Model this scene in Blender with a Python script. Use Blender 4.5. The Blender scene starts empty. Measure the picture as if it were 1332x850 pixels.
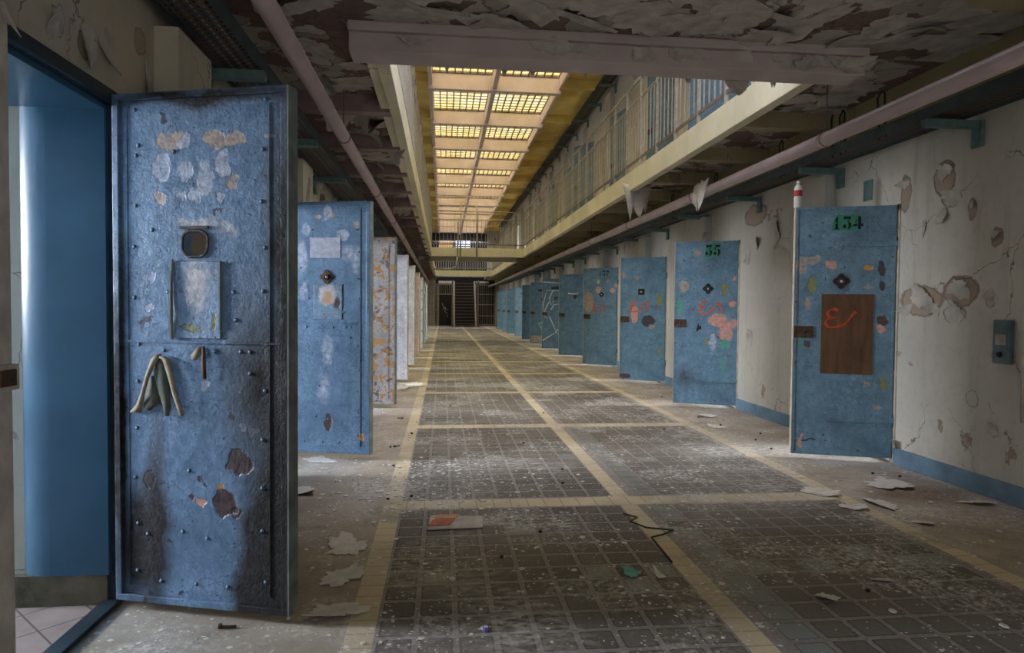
import bpy, math, random
from mathutils import Vector, Matrix, Euler
random.seed(7)
R = math.radians
col = bpy.context.scene.collection
sc = bpy.context.scene

# ------------------------------------------------------------------ node helper
class V:
    """a socket with arithmetic"""
    def __init__(s, nt, sock): s.nt, s.s = nt, sock
    def _m(s, op, b=None, c=None, clamp=False):
        n = s.nt.nodes.new('ShaderNodeMath'); n.operation = op; n.use_clamp = clamp
        put(s.nt, n.inputs[0], s)
        if b is not None: put(s.nt, n.inputs[1], b)
        if c is not None: put(s.nt, n.inputs[2], c)
        return V(s.nt, n.outputs[0])
    def __add__(s, b): return s._m('ADD', b)
    def __sub__(s, b): return s._m('SUBTRACT', b)
    def __mul__(s, b): return s._m('MULTIPLY', b)
    __radd__ = __add__; __rmul__ = __mul__
    def __truediv__(s, b): return s._m('DIVIDE', b)
    def gt(s, b): return s._m('GREATER_THAN', b)
    def lt(s, b): return s._m('LESS_THAN', b)
    def mx(s, b): return s._m('MAXIMUM', b)
    def mn(s, b): return s._m('MINIMUM', b)
    def ab(s): return s._m('ABSOLUTE')
    def fl(s): return s._m('FLOOR')
    def fr(s): return s._m('FRACT')
    def inv(s): return V(s.nt, s.nt_inv())
    def nt_inv(s):
        n = s.nt.nodes.new('ShaderNodeMath'); n.operation = 'SUBTRACT'; n.inputs[0].default_value = 1
        s.nt.links.new(s.s, n.inputs[1]); return n.outputs[0]
    def ramp(s, a, b, c=0.0, d=1.0):
        n = s.nt.nodes.new('ShaderNodeMapRange'); put(s.nt, n.inputs[0], s)
        n.inputs[1].default_value, n.inputs[2].default_value = a, b
        n.inputs[3].default_value, n.inputs[4].default_value = c, d
        return V(s.nt, n.outputs[0])

def put(nt, inp, v):
    if isinstance(v, V): nt.links.new(v.s, inp)
    elif isinstance(v, (tuple, list)):
        inp.default_value = tuple(v) + ((1,) if len(v) == 3 and inp.type == 'RGBA' else ())
    else: inp.default_value = v

class Mat:
    def __init__(s, name, rough=0.7, metal=0.0, spec=0.35):
        s.m = bpy.data.materials.new(name); s.m.use_nodes = True
        s.nt = s.m.node_tree; s.b = s.nt.nodes['Principled BSDF']
        s.b.inputs['Roughness'].default_value = rough
        s.b.inputs['Metallic'].default_value = metal
        s.b.inputs['Specular IOR Level'].default_value = spec
    def co(s, kind='Object'):
        n = s.nt.nodes.new('ShaderNodeTexCoord'); return V(s.nt, n.outputs[kind])
    def sep(s, v):
        n = s.nt.nodes.new('ShaderNodeSeparateXYZ'); put(s.nt, n.inputs[0], v)
        return [V(s.nt, o) for o in n.outputs]
    def comb(s, x, y, z):
        n = s.nt.nodes.new('ShaderNodeCombineXYZ')
        for i, q in enumerate((x, y, z)): put(s.nt, n.inputs[i], q)
        return V(s.nt, n.outputs[0])
    def vm(s, op, a, b=None, out=0):
        n = s.nt.nodes.new('ShaderNodeVectorMath'); n.operation = op
        put(s.nt, n.inputs[0], a)
        if b is not None:
            if op == 'SCALE': put(s.nt, n.inputs[3], b)
            else: put(s.nt, n.inputs[1], b)
        return V(s.nt, n.outputs['Value' if op in ('LENGTH', 'DISTANCE', 'DOT_PRODUCT') else 0])
    def noise(s, v, scale, detail=4, rough=0.55, color=False, dist=0.0):
        n = s.nt.nodes.new('ShaderNodeTexNoise'); put(s.nt, n.inputs['Vector'], v)
        n.inputs['Scale'].default_value = scale; n.inputs['Detail'].default_value = detail
        n.inputs['Roughness'].default_value = rough; n.inputs['Distortion'].default_value = dist
        return V(s.nt, n.outputs['Color' if color else 0])
    def voro(s, v, scale, feature='F1', out='Distance', rnd=1.0):
        n = s.nt.nodes.new('ShaderNodeTexVoronoi'); n.feature = feature; put(s.nt, n.inputs['Vector'], v)
        n.inputs['Scale'].default_value = scale; n.inputs['Randomness'].default_value = rnd
        return V(s.nt, n.outputs[out])
    def white(s, v):
        n = s.nt.nodes.new('ShaderNodeTexWhiteNoise'); put(s.nt, n.inputs['Vector'], v); return V(s.nt, n.outputs[0])
    def mix(s, f, a, b, mode='MIX'):
        n = s.nt.nodes.new('ShaderNodeMix'); n.data_type = 'RGBA'; n.blend_type = mode; n.clamp_factor = True
        put(s.nt, n.inputs[0], f); put(s.nt, n.inputs[6], a); put(s.nt, n.inputs[7], b)
        return V(s.nt, n.outputs[2])
    def warp(s, v, scale, amt, detail=3):
        nz = s.noise(v, scale, detail, color=True)
        return s.vm('ADD', v, s.vm('SCALE', s.vm('SUBTRACT', nz, (0.5, 0.5, 0.5)), amt))
    def scl(s, v, t): return s.vm('MULTIPLY', v, t)
    def out(s, color=None, rough=None, bump=None, bstr=0.5, bdist=0.01):
        if color is not None: put(s.nt, s.b.inputs['Base Color'], color)
        if rough is not None: put(s.nt, s.b.inputs['Roughness'], rough)
        if bump is not None:
            n = s.nt.nodes.new('ShaderNodeBump'); put(s.nt, n.inputs['Height'], bump)
            n.inputs['Strength'].default_value = bstr; n.inputs['Distance'].default_value = bdist
            s.nt.links.new(n.outputs[0], s.b.inputs['Normal'])
        return s.m

COL = dict(tan=(.42, .33, .25), lil=(.40, .44, .55), pale=(.50, .49, .52), olive=(.22, .25, .10), brn=(.075, .05, .055),
           ora=(.55, .28, .07), pink=(.58, .32, .27), red=(.25, .04, .03), dk=(.05, .045, .05), grn=(.10, .33, .27), yel=(.6, .5, .12))

def plain(name, c, rough=.7, metal=0.0, var=.25, scale=9, bump=.3, spec=.35):
    m = Mat(name, rough, metal, spec); p = m.co()
    n = m.noise(p, scale, 5); n2 = m.noise(p, scale * 6, 3)
    c2 = tuple(x * (1 - var) for x in c); c1 = tuple(min(1, x * (1 + var)) for x in c)
    return m.out(m.mix(n.ramp(.3, .7), c2, c1), None, n2, bump, .004)

def painted_metal(name, base, blobs=(), soot_shade=(), chips=(.1, .1, .1), amt=.62, chip2=None, amt2=.70, rough=.42, wrinkle=1.0, var=.22):
    """old gloss paint on a steel leaf seen in its own x-z plane, with chips, bare patches and stains of their own shape"""
    m = Mat(name, rough, 0, .5); p = m.co()
    nb = m.noise(p, 2.2, 5); nf = m.noise(p, 26, 5, .6)
    c = m.mix(nb.ramp(.3, .72), tuple(x * (1 - var) for x in base), tuple(min(1, x * (1 + var)) for x in base))
    c = m.mix(nf.ramp(.45, .8) * .35, c, tuple(min(1, x * 1.7 + .05) for x in base))
    # vertical runs and rubbed marks
    runs = m.noise(m.scl(p, (22, 22, 1.6)), 1.0, 4)
    c = m.mix(runs.ramp(.58, .75) * .35, c, tuple(x * .55 for x in base))
    mid = m.noise(p, 5.5, 6, .66)
    c = m.mix(mid.ramp(.36, .64), m.mix(.38, c, (.03, .045, .06)), m.mix(.10, c, (.5, .56, .62)))
    lines = (m.noise(p, 9, 5, .7, dist=1.2) - .5).ab().lt(.010) * m.noise(p, 3.3, 3).ramp(.46, .56)
    c = m.mix(lines * .5, c, tuple(min(1, x * 1.5 + .10) for x in base))
    pw = m.voro(m.warp(p, 60, .006), 64, 'F1'); pr = m.sep(m.voro(m.warp(p, 60, .006), 64, 'F1', 'Color'))[0]
    pits = pw.lt(.26) * pr.gt(m.noise(p, 3.1, 4).ramp(.42, .68, 1.0, .72))
    c = m.mix(pits * .85, c, (.035, .033, .035))
    spot = m.noise(p, 11, 6, .62, dist=.4)
    h = nf * .5 + m.noise(p, 70, 3) * .25 + m.noise(p, 7, 4) * .5
    cell = m.voro(m.warp(p, 9, .08), 23, 'DISTANCE_TO_EDGE')
    area = m.noise(p, 2.6, 3).ramp(.45, .6)
    crack = cell.lt(.035) * area
    c = m.mix(crack * .55, c, tuple(x * .35 for x in base))
    k = spot.gt(amt)
    if chip2:
        k2 = m.noise(m.vm('ADD', p, (7.3, 2.1, 4.4)), 8, 6, .62, dist=.4).gt(amt2)
        c = m.mix(k2, c, chip2); h = h - k2 * .5
    c = m.mix(k, c, chips); h = h - k * .6
    d = m.warp(m.warp(p, 11, .075), 38, .032)
    for (u, z, ru, rz, cn, sf) in blobs:
        q = m.scl(m.vm('SUBTRACT', d, (u, 0, z)), (1 / max(ru, .004), 0, 1 / max(rz, .004)))
        L = m.vm('LENGTH', q)
        mk = L.ramp(1.0 + sf * .5, 1.0 - sf, 0, 1)
        cc = COL[cn]
        tex = m.mix(nf.ramp(.35, .65), tuple(x * .75 for x in cc), tuple(min(1, x * 1.2) for x in cc))
        if sf > .3: mk = mk * nf.ramp(.35, .6, .35, 1)
        elif cn in ('lil', 'tan'): mk = mk * nf.ramp(.36, .5, .45, .9)
        c = m.mix(mk, c, tex)
        if sf < .3: h = h - mk * (.45 if cn not in ('lil', 'pale', 'tan') else .12)
    sk = None
    for (u, z, ru, rz, cn, sf) in soot_shade:
        q = m.scl(m.vm('SUBTRACT', m.warp(p, 5, .12), (u, 0, z)), (1 / ru, 0, 1 / rz))
        mk = m.vm('LENGTH', q).ramp(1.0 + sf * .6, 1.0 - sf * .6, 0, 1)
        mk = mk * nf.ramp(.3, .5, .88, 1)
        sk = mk if sk is None else sk.mx(mk)
        c = m.mix(mk, c, (.008, .0075, .009)); h = h + mk * m.noise(p, 90, 4) * .3
    rg = nf.ramp(.3, .7, rough - .1, rough + .15)
    if sk is not None: rg = rg + sk * .4
    return m.out(c, rg, h, .55 * wrinkle, .008)

# ------------------------------------------------------------------ mesh helper
class B:
    def __init__(s): s.v, s.f = [], []
    def quad_box(s, P):      # 8 corners, bottom ring then top ring
        o = len(s.v); s.v += [tuple(p) for p in P]
        s.f += [tuple(o + i for i in q) for q in ((0, 3, 2, 1), (4, 5, 6, 7), (0, 1, 5, 4), (1, 2, 6, 5), (2, 3, 7, 6), (3, 0, 4, 7))]
        return s
    def box(s, x0, x1, y0, y1, z0, z1):
        x0, x1 = min(x0, x1), max(x0, x1); y0, y1 = min(y0, y1), max(y0, y1); z0, z1 = min(z0, z1), max(z0, z1)
        return s.quad_box([(x0, y0, z0), (x1, y0, z0), (x1, y1, z0), (x0, y1, z0), (x0, y0, z1), (x1, y0, z1), (x1, y1, z1), (x0, y1, z1)])
    def tube(s, pts, r, n=10, cap=True):
        pts = [Vector(p) for p in pts]; o = len(s.v); prev = None
        for i, p in enumerate(pts):
            t = (pts[min(i + 1, len(pts) - 1)] - pts[max(i - 1, 0)]).normalized()
            a = prev if prev is not None else Vector((0, 0, 1)) if abs(t.z) < .9 else Vector((1, 0, 0))
            x = (a - t * a.dot(t)).normalized(); prev = x; y = t.cross(x)
            rr = r[i] if isinstance(r, (list, tuple)) else r
            for k in range(n):
                A = 2 * math.pi * k / n; s.v.append(tuple(p + (x * math.cos(A) + y * math.sin(A)) * rr))
        for i in range(len(pts) - 1):
            for k in range(n):
                a = o + i * n + k; b = o + i * n + (k + 1) % n; s.f.append((a, b, b + n, a + n))
        if cap:
            s.f.append(tuple(o + k for k in range(n))[::-1]); s.f.append(tuple(o + (len(pts) - 1) * n + k for k in range(n)))
        return s
    def prism(s, poly, fn, a, b):
        """poly 2-d outline, fn(u,v,w)->xyz, extruded from w=a to w=b"""
        n = len(poly); o = len(s.v)
        for w in (a, b):
            for (u, v) in poly: s.v.append(tuple(fn(u, v, w)))
        s.f.append(tuple(o + i for i in range(n))[::-1]); s.f.append(tuple(o + n + i for i in range(n)))
        for i in range(n):
            j = (i + 1) % n; s.f.append((o + i, o + j, o + n + j, o + n + i))
        return s
    def dome(s, c, axis, r, h, n=8):
        axis = Vector(axis).normalized(); c = Vector(c)
        a = Vector((0, 0, 1)) if abs(axis.z) < .9 else Vector((1, 0, 0))
        x = (a - axis * a.dot(axis)).normalized(); y = axis.cross(x); o = len(s.v)
        rings = ((1, 0), (.8, .6), (.45, .92))
        for (q, z) in rings:
            for k in range(n):
                A = 2 * math.pi * k / n; s.v.append(tuple(c + (x * math.cos(A) + y * math.sin(A)) * r * q + axis * h * z))
        s.v.append(tuple(c + axis * h))
        for i in range(2):
            for k in range(n):
                a1 = o + i * n + k; b1 = o + i * n + (k + 1) % n; s.f.append((a1, b1, b1 + n, a1 + n))
        for k in range(n): s.f.append((o + 2 * n + k, o + 2 * n + (k + 1) % n, o + 3 * n))
        s.f.append(tuple(o + k for k in range(n))[::-1])
        return s
    def sheet(s, grid, th):
        """grid[i][j] of points -> thin curled solid sheet"""
        ni, nj = len(grid), len(grid[0]); o = len(s.v)
        G = [[Vector(p) for p in row] for row in grid]
        N = []
        for i in range(ni):
            for j in range(nj):
                du = G[min(i + 1, ni - 1)][j] - G[max(i - 1, 0)][j]; dv = G[i][min(j + 1, nj - 1)] - G[i][max(j - 1, 0)]
                q = du.cross(dv); N.append(q.normalized() if q.length > 1e-12 else Vector((0, 0, 1)))
        for w in (0, th):
            for i in range(ni):
                for j in range(nj): s.v.append(tuple(G[i][j] + N[i * nj + j] * w))
        m = ni * nj
        for i in range(ni - 1):
            for j in range(nj - 1):
                a = o + i * nj + j; q = (a, a + nj, a + nj + 1, a + 1); s.f.append(q[::-1]); s.f.append(tuple(x + m for x in q))
        ring = [(i, 0) for i in range(ni)] + [(ni - 1, j) for j in range(1, nj)] + [(i, nj - 1) for i in range(ni - 2, -1, -1)] + [(0, j) for j in range(nj - 2, 0, -1)]
        idx = [o + i * nj + j for i, j in ring]
        for k in range(len(idx)):
            a, b = idx[k], idx[(k + 1) % len(idx)]; s.f.append((a, b, b + m, a + m))
        return s
    def build(s, name, mat, parent=None, loc=(0, 0, 0), rot=(0, 0, 0), bevel=0, smooth=False, kind=None, label=None):
        me = bpy.data.meshes.new(name); me.from_pydata(s.v, [], s.f); me.update()
        if smooth:
            for p in me.polygons: p.use_smooth = True
        o = bpy.data.objects.new(name, me); col.objects.link(o)
        me.materials.append(mat); o.location = loc; o.rotation_euler = rot
        if parent: o.parent = parent
        if bevel:
            md = o.modifiers.new('edge', 'BEVEL'); md.width = bevel; md.segments = 2; md.limit_method = 'ANGLE'
        if kind: o['kind'] = kind
        if label: o['label'] = label
        return o

def tag(o, label, cat, group=None):
    o['label'] = label; o['category'] = cat; o['kind'] = 'thing'
    if group: o['group'] = group
    return o
def thing(name, label, cat, loc=(0, 0, 0), rz=0, group=None):
    o = bpy.data.objects.new(name, None); col.objects.link(o); o.empty_display_size = .1
    o.location = loc; o.rotation_euler = (0, 0, rz); return tag(o, label, cat, group)
def children(o): return [c for c in bpy.data.objects if c.parent is o]
def copy_tree(o, parent=None):
    c = o.copy(); col.objects.link(c)
    if parent: c.parent = parent
    for ch in children(o): copy_tree(ch, c)
    return c
def cut(obj, cutter):
    md = obj.modifiers.new('hole', 'BOOLEAN'); md.object = cutter; md.solver = 'EXACT'
    dg = bpy.context.evaluated_depsgraph_get(); dg.update()
    me = bpy.data.meshes.new_from_object(obj.evaluated_get(dg)); obj.modifiers.clear(); obj.data = me
    bpy.data.objects.remove(cutter)

# ------------------------------------------------------------------ layout (metres)
XL, XR = -1.35, 3.70           # corridor walls
WT = .45                       # wall thickness
GL, GR = -.38, 2.66            # gallery edges over the void
ZF0, ZF1 = 2.95, 3.22          # fascia
ZR = 6.35                      # roof underside
PB = 2.73                      # bay
YB, YE = -3.0, 43.9            # open end behind, end wall
SX = (-.26, 1.10, 2.53)        # floor stripes left / centre / right use own values below
LEFT = [(2.84 + 2.755 * k) for k in range(14)]
RIGHT = [5.02, 7.92, 10.60, 13.65, 16.45, 19.2, 21.95, 24.7, 27.45, 30.2, 32.95, 35.7, 38.4]
DOOR_H = 2.10

# ------------------------------------------------------------------ materials of the building
def mat_floor():
    m = Mat('floor_glass_block_paving', .75, 0, .3); p = m.co(); x, y, z = m.sep(p)
    G = .1575
    nz = m.noise(p, 3, 5); nf = m.noise(p, 45, 4, .6); big = m.noise(p, .8, 3)
    # yellow tile bands
    wx = .055
    bl = (x + .31).ab().lt(wx); bc = (x - 1.19).ab().lt(wx); br = (x - 2.675).ab().lt(wx)
    ym = ((y - 4.165 + PB / 2) / PB).fr() * PB - PB / 2
    by = ym.ab().lt(.09) * x.gt(-.31) * x.lt(2.675)
    band = bl.mx(bc).mx(br).mx(by)
    inp = x.gt(-.255) * x.lt(2.62) * (band.inv())
    # grout grid within panels
    ul = (x + .252) / .1540; ur = (x - 1.305) / G
    isr = x.gt(1.19); iu = ur * isr + ul * isr.inv()
    cu = iu.fl(); fu = (iu.fr() - .5).ab()
    iv = (ym + PB / 2 + .04) / G; iv = (ym - .105 + PB * ym.lt(0)) / G
    cv = iv.fl(); fv = (iv.fr() - .5).ab()
    edge = (fu._m('POWER', 14.0) + fv._m('POWER', 14.0))._m('POWER', 1 / 14)
    inblk = edge.lt(.425) * cu.gt(-.5) * cu.lt(isr * -1.0 + 8.5) * cv.gt(-.5) * cv.lt(15.5) * inp
    bay = ((y - 4.165) / PB).fl()
    rnd = m.white(m.comb(cu + isr * 20, cv, bay))
    # rows / columns of clearer glass
    clear = (rnd.gt(.975)).mx(cu.ab().lt(.5) * isr * rnd.gt(.15) * bay.gt(-1.5) * bay.lt(.5)).mx((cv - 9).ab().lt(.5) * rnd.gt(.25) * bay.lt(-.5))
    glass = m.mix(rnd, (.078, .069, .060), (.125, .112, .099))
    glass = m.mix(nf.ramp(.4, .65) * .4, glass, (.17, .15, .13))
    glass = m.mix(clear * .8, glass, (.20, .225, .215))
    glass = m.mix(edge.gt(.375) * .65, glass, (.03, .027, .025))  # dark rim paints in the shade of each block's recess
    grout = m.mix(nf.ramp(.3, .7), (.17, .15, .145), (.31, .28, .265))
    seam = ((y / .11).fr() - .5).ab().gt(.46) * by.inv() + ((x / .11).fr() - .5).ab().gt(.46) * by
    yel = m.mix(nz.ramp(.3, .7), (.52, .42, .27), (.68, .57, .39)); yel = m.mix(seam * .6, yel, (.25, .18, .10))
    yel = m.mix(m.noise(p, 1.7, 4).ramp(.55, .68) * .8, yel, (.27, .23, .19))
    conc = m.mix(nz.ramp(.3, .7), (.30, .245, .19), (.45, .39, .32))
    tl = (((x + y) / .2).fr() - .5).ab().gt(.485).mx((((x - y) / .2).fr() - .5).ab().gt(.485))
    conc = m.mix(tl * .25, conc, (.17, .13, .11))
    conc = m.mix(m.noise(p, 6, 6, .65).ramp(.48, .66) * .6, conc, (.15, .115, .09)); conc = m.mix(m.noise(m.vm('ADD', p, (5, 3, 0)), 2.4, 6, .65).ramp(.5, .62) * .5, conc, (.46, .41, .37))
    c = m.mix(inp, conc, grout); c = m.mix(inblk, c, glass); c = m.mix(band, c, yel)
    # dirt film
    c = m.mix(big.ramp(.35, .62) * .42, c, (.27, .24, .21))
    # crumbled paint dust: soft patches and small flakes
    d1 = m.noise(m.scl(m.warp(p, 3, .35), (1, 1.0, 1)), 1.5, 6, .62)
    dust = (d1.ramp(.50, .66) * m.noise(p, 28, 5, .65).ramp(.44, .6)).mx(m.noise(m.warp(p, 2, .6), .55, 5, .6).ramp(.52, .66) * m.noise(m.scl(p, (14, 30, 1)), 1, 5, .65).ramp(.42, .6))
    c = m.mix(dust * .85, c, (.60, .575, .55))
    fl = m.voro(m.warp(p, 30, .02), 26, 'F1'); fr_ = m.voro(m.warp(p, 30, .02), 26, 'F1', 'Color')
    fcol = m.sep(fr_)[0]
    flake = fl.lt(.30) * fcol.gt(d1.ramp(.45, .66, 1.0, .62))
    fl2 = m.voro(m.warp(p, 60, .012), 62, 'F1'); f2 = m.sep(m.voro(m.warp(p, 60, .012), 62, 'F1', 'Color'))[1]
    flake2 = fl2.lt(.33) * f2.gt(d1.ramp(.42, .66, .965, .6))
    fk = flake.mx(flake2)
    c = m.mix(fk, c, m.mix(fcol, (.42, .39, .36), (.66, .64, .60)))
    rust = m.vm('LENGTH', m.scl(m.vm('SUBTRACT', m.warp(p, 4, .3), (3.25, 4.15, 0)), (2.6, 3.6, 0))).ramp(1.1, .3, 0, 1) * nf.ramp(.3, .6, .4, 1)
    c = m.mix(rust * .75, c, (.12, .055, .03))
    h = (inblk * -.55 + band * .1 + dust * .25 + fk * .35 + nf * .3 + nz * .4)
    rg = inblk * clear * -.3 + .72
    return m.out(c, rg.mx(.3), h, .7, .012)

def mat_wall(name, base=(.50, .47, .39), bare=(.36, .27, .20), blobs=(), amt=.60, dirty=(.30, .27, .21)):
    m = Mat(name, .8, 0, .25); p = m.co()
    nb = m.noise(p, .9, 4); nf = m.noise(p, 18, 5, .6)
    c = m.mix(nb.ramp(.35, .7), tuple(x * .82 for x in base), tuple(min(1, x * 1.1) for x in base))
    c = m.mix(nf.ramp(.5, .75) * .25, c, dirty)
    runs = m.noise(m.scl(p, (9, 9, .7)), 1, 4).ramp(.56, .75)
    c = m.mix(runs * .4, c, dirty)
    d = m.warp(p, 2.2, .5, 4)
    pk = m.noise(d, 1.55, 5, .55)
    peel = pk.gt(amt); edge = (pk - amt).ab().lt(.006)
    peel2 = m.noise(m.vm('ADD', d, (3, 9, 5)), 3.1, 4).gt(amt + .08)
    c = m.mix(peel, c, m.mix(nf.ramp(.35, .65), tuple(x * .8 for x in bare), tuple(x * 1.2 for x in bare)))
    c = m.mix(peel2, c, tuple(min(1, x * 1.15 + .02) for x in base))
    h = nf * .25 - peel * .7 + peel2 * .3
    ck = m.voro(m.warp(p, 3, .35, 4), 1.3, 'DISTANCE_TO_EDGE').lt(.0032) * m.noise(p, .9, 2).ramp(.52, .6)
    c = m.mix((ck.mx(edge * .35)) * .8, c, (.14, .11, .085)); h = h - ck  # cracks, plus a painted shadow line along the peel edges
    db = m.warp(m.warp(p, 6, .10), 26, .03)
    for (yy, zz, ry, rz, cn, sf) in blobs:
        L = m.vm('LENGTH', m.scl(m.vm('SUBTRACT', db, (0, yy, zz)), (0, 1 / ry, 1 / rz)))
        mk = L.lt(1.0); rim = (L - 1.0).ab().lt(.07)
        cc = COL[cn] if cn != 'lil' else (.47, .44, .40)
        c = m.mix(mk, c, tuple(x * (.9 if cn == 'tan' else 1) for x in cc)); c = m.mix(rim * .55, c, (.16, .12, .09)); h = h - mk * .8 + rim * .5
    return m.out(c, None, h, .6, .015)

def mat_ceiling(name, paint=(.52, .48, .43), bare=(.17, .115, .105), sc_=2.2, thr=.52):
    m = Mat(name, .85, 0, .2); p = m.co(); d = m.warp(p, 2.6, .45, 4)
    nf = m.noise(p, 22, 5); pk = m.noise(d, sc_, 4, .5)
    cellc = m.sep(m.voro(d, 3.2, 'F1', 'Color'))[0]
    c = m.mix(cellc, tuple(x * .62 for x in paint), tuple(min(1, x * 1.2) for x in paint))
    peel = pk.gt(thr).mx(cellc.gt(.82))
    c = m.mix(peel, c, m.mix(nf, tuple(x * .7 for x in bare), tuple(x * 1.4 for x in bare)))
    ed = m.voro(d, 3.2, 'DISTANCE_TO_EDGE')
    c = m.mix(ed.lt(.02) * .6, c, (.08, .06, .05))
    c = m.mix(m.noise(p, 1.1, 3).ramp(.5, .7) * .35, c, (.20, .19, .11))
    h = cellc * .8 - peel * .8 + nf * .2
    return m.out(c, None, h, .8, .02)

M = {}
M['floor'] = mat_floor()
B_WR = [(4.75, 1.341, .221, .108, 'tan', .1), (4.363, 1.399, .164, .11, 'tan', .1), (4.407, 1.243, .113, .056, 'lil', .1), (4.539, 2.246, .103, .126, 'tan', .1), (4.482, 2.089, .088, .068, 'lil', .1), (4.953, 2.21, .061, .136, 'tan', .1), (4.267, 1.984, .034, .087, 'tan', .1), (4.066, 1.759, .055, .067, 'tan', .1), (4.218, .642, .053, .054, 'lil', .1), (4.1, 1.34, .037, .074, 'lil', .1), (7.509, 2.384, .264, .129, 'tan', .1)]
B_WL = [(2.671, 2.236, .05, .05, 'tan', .1), (2.487, 2.257, .038, .054, 'lil', .1), (3.118, 2.427, .05, .068, 'tan', .1)]
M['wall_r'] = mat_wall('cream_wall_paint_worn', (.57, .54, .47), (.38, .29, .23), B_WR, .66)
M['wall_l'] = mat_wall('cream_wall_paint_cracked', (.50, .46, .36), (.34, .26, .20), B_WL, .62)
M['ceil'] = mat_ceiling('peeling_ceiling_paint')
M['ceil_far'] = mat_ceiling('peeling_gallery_soffit', (.46, .42, .36), (.19, .12, .11), 2.6, .5)
M['beam_mauve'] = plain('mauve_beam_paint', (.30, .22, .21), .8, var=.3, scale=5)
M['beam_grey'] = plain('grey_lilac_beam_paint', (.50, .43, .41), .75, var=.12, scale=3)
M['beam_pink'] = plain('pink_roof_beam_paint', (.62, .49, .46), .75, var=.1, scale=3)
M['yellow_soffit'] = plain('ochre_yellow_roof_paint', (.80, .60, .17), .7, var=.2, scale=2)
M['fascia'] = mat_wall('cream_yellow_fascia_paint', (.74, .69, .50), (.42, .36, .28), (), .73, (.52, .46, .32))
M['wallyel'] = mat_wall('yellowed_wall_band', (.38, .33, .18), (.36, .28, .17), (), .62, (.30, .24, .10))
M['rail'] = plain('weathered_grey_railing_paint', (.36, .33, .28), .5, .1, .25, 14)
M['rail_dark'] = plain('brown_grey_bottom_rail', (.17, .14, .12), .6, .1, .3, 12)
M['screen'] = plain('pale_screen_paint', (.55, .55, .53), .6)
M['pipe'] = plain('pinkish_grey_pipe_paint', (.50, .40, .39), .5, 0, .12, 4, .15)
M['teal'] = plain('teal_bracket_paint', (.11, .19, .185), .55, 0, .3, 12)
M['tray_rail'] = plain('dark_tray_rail_paint', (.05, .075, .08), .55, .2, .35, 9)
M['blue_reveal'] = plain('blue_gloss_reveal_paint', (.030, .105, .175), .34, 0, .2, 2.5, .25, .5)
M['blue_skirt'] = plain('blue_skirting_paint', (.15, .24, .32), .6, 0, .25, 6)
M['rust'] = plain('rusty_brown_steel', (.10, .055, .035), .7, .3, .4, 16)
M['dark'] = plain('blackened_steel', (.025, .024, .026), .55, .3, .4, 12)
M['cream_edge'] = plain('cream_door_edge_paint', (.56, .50, .42), .6, 0, .25, 10)
M['greyedge'] = plain('grey_green_door_edge', (.16, .19, .18), .6, 0, .4, 10)
M['orange'] = plain('orange_spray_paint', (.70, .12, .04), .6, 0, .2, 30, .1)
M['orange_dull'] = plain('dull_orange_spray_paint', (.46, .075, .02), .6, 0, .2, 30, .1)
M['white_spray'] = plain('white_spray_paint', (.62, .64, .64), .6, 0, .15, 30, .1)
M['numgreen'] = plain('green_number_ground', (.05, .27, .18), .6, 0, .2, 12)
M['black'] = plain('black_stencil_paint', (.008, .009, .010), .6, 0, .2, 12)
M['board'] = None
m = Mat('brown_hardboard_panel', .6, 0, .35); p = m.co()
n = m.noise(m.scl(p, (6, 6, 1.2)), 3, 5); n2 = m.noise(p, 5, 4)
c = m.mix(n.ramp(.3, .7), (.085, .042, .02), (.17, .085, .042)); c = m.mix(n2.ramp(.5, .7) * .4, c, (.06, .03, .018))
M['board'] = m.out(c, None, n, .2, .003)
M['paper'] = plain('fallen_white_paint', (.62, .59, .56), .8, 0, .15, 14)
M['plaster_flake'] = plain('hanging_paint_skin', (.46, .42, .38), .85, 0, .25, 9)
M['flake_wall'] = plain('curling_wall_paint', (.48, .45, .40), .85, 0, .2, 9)
M['white'] = plain('white_lintel_plaster', (.70, .69, .66), .8, 0, .1, 6)
M['cellwall'] = plain('pale_cell_wall_paint', (.62, .64, .66), .8, 0, .1, 2)
M['cellpale'] = plain('pale_blue_cell_paint', (.38, .52, .64), .7, 0, .1, 2)
M['cellblue'] = plain('blue_cell_wall_paint', (.10, .26, .42), .5, 0, .15, 2)
M['plinth'] = plain('dark_tile_plinth', (.11, .09, .055), .6, 0, .5, 9)
M['cable'] = plain('black_cable_rubber', (.02, .02, .02), .6)
m = Mat('terracotta_cell_tiles', .7); p = m.co(); x, y, z = m.sep(p)
t = (((x + y) / .28).fr() - .5).ab().gt(.48).mx((((x - y) / .28).fr() - .5).ab().gt(.48))
c = m.mix(m.noise(p, 5, 5).ramp(.3, .7), (.22, .16, .14), (.34, .26, .23)); c = m.mix(t, c, (.11, .08, .07))
M['celltile'] = m.out(c, None, t.inv(), .4, .004)
# perforated tray steel: holes are real alpha openings
m = Mat('perforated_tray_steel', .6, .3); p = m.co(); x, y, z = m.sep(p)
a = ((x / .028).fr() - .5).ab(); b_ = ((y / .05).fr() - .5).ab()
hole = a.lt(.27) * b_.lt(.36)
put(m.nt, m.b.inputs['Alpha'], hole.inv()); c = m.mix(m.noise(p, 7, 5).ramp(.4, .65), (.09, .10, .10), (.16, .10, .06))
M['tray'] = m.out(c)
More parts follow.
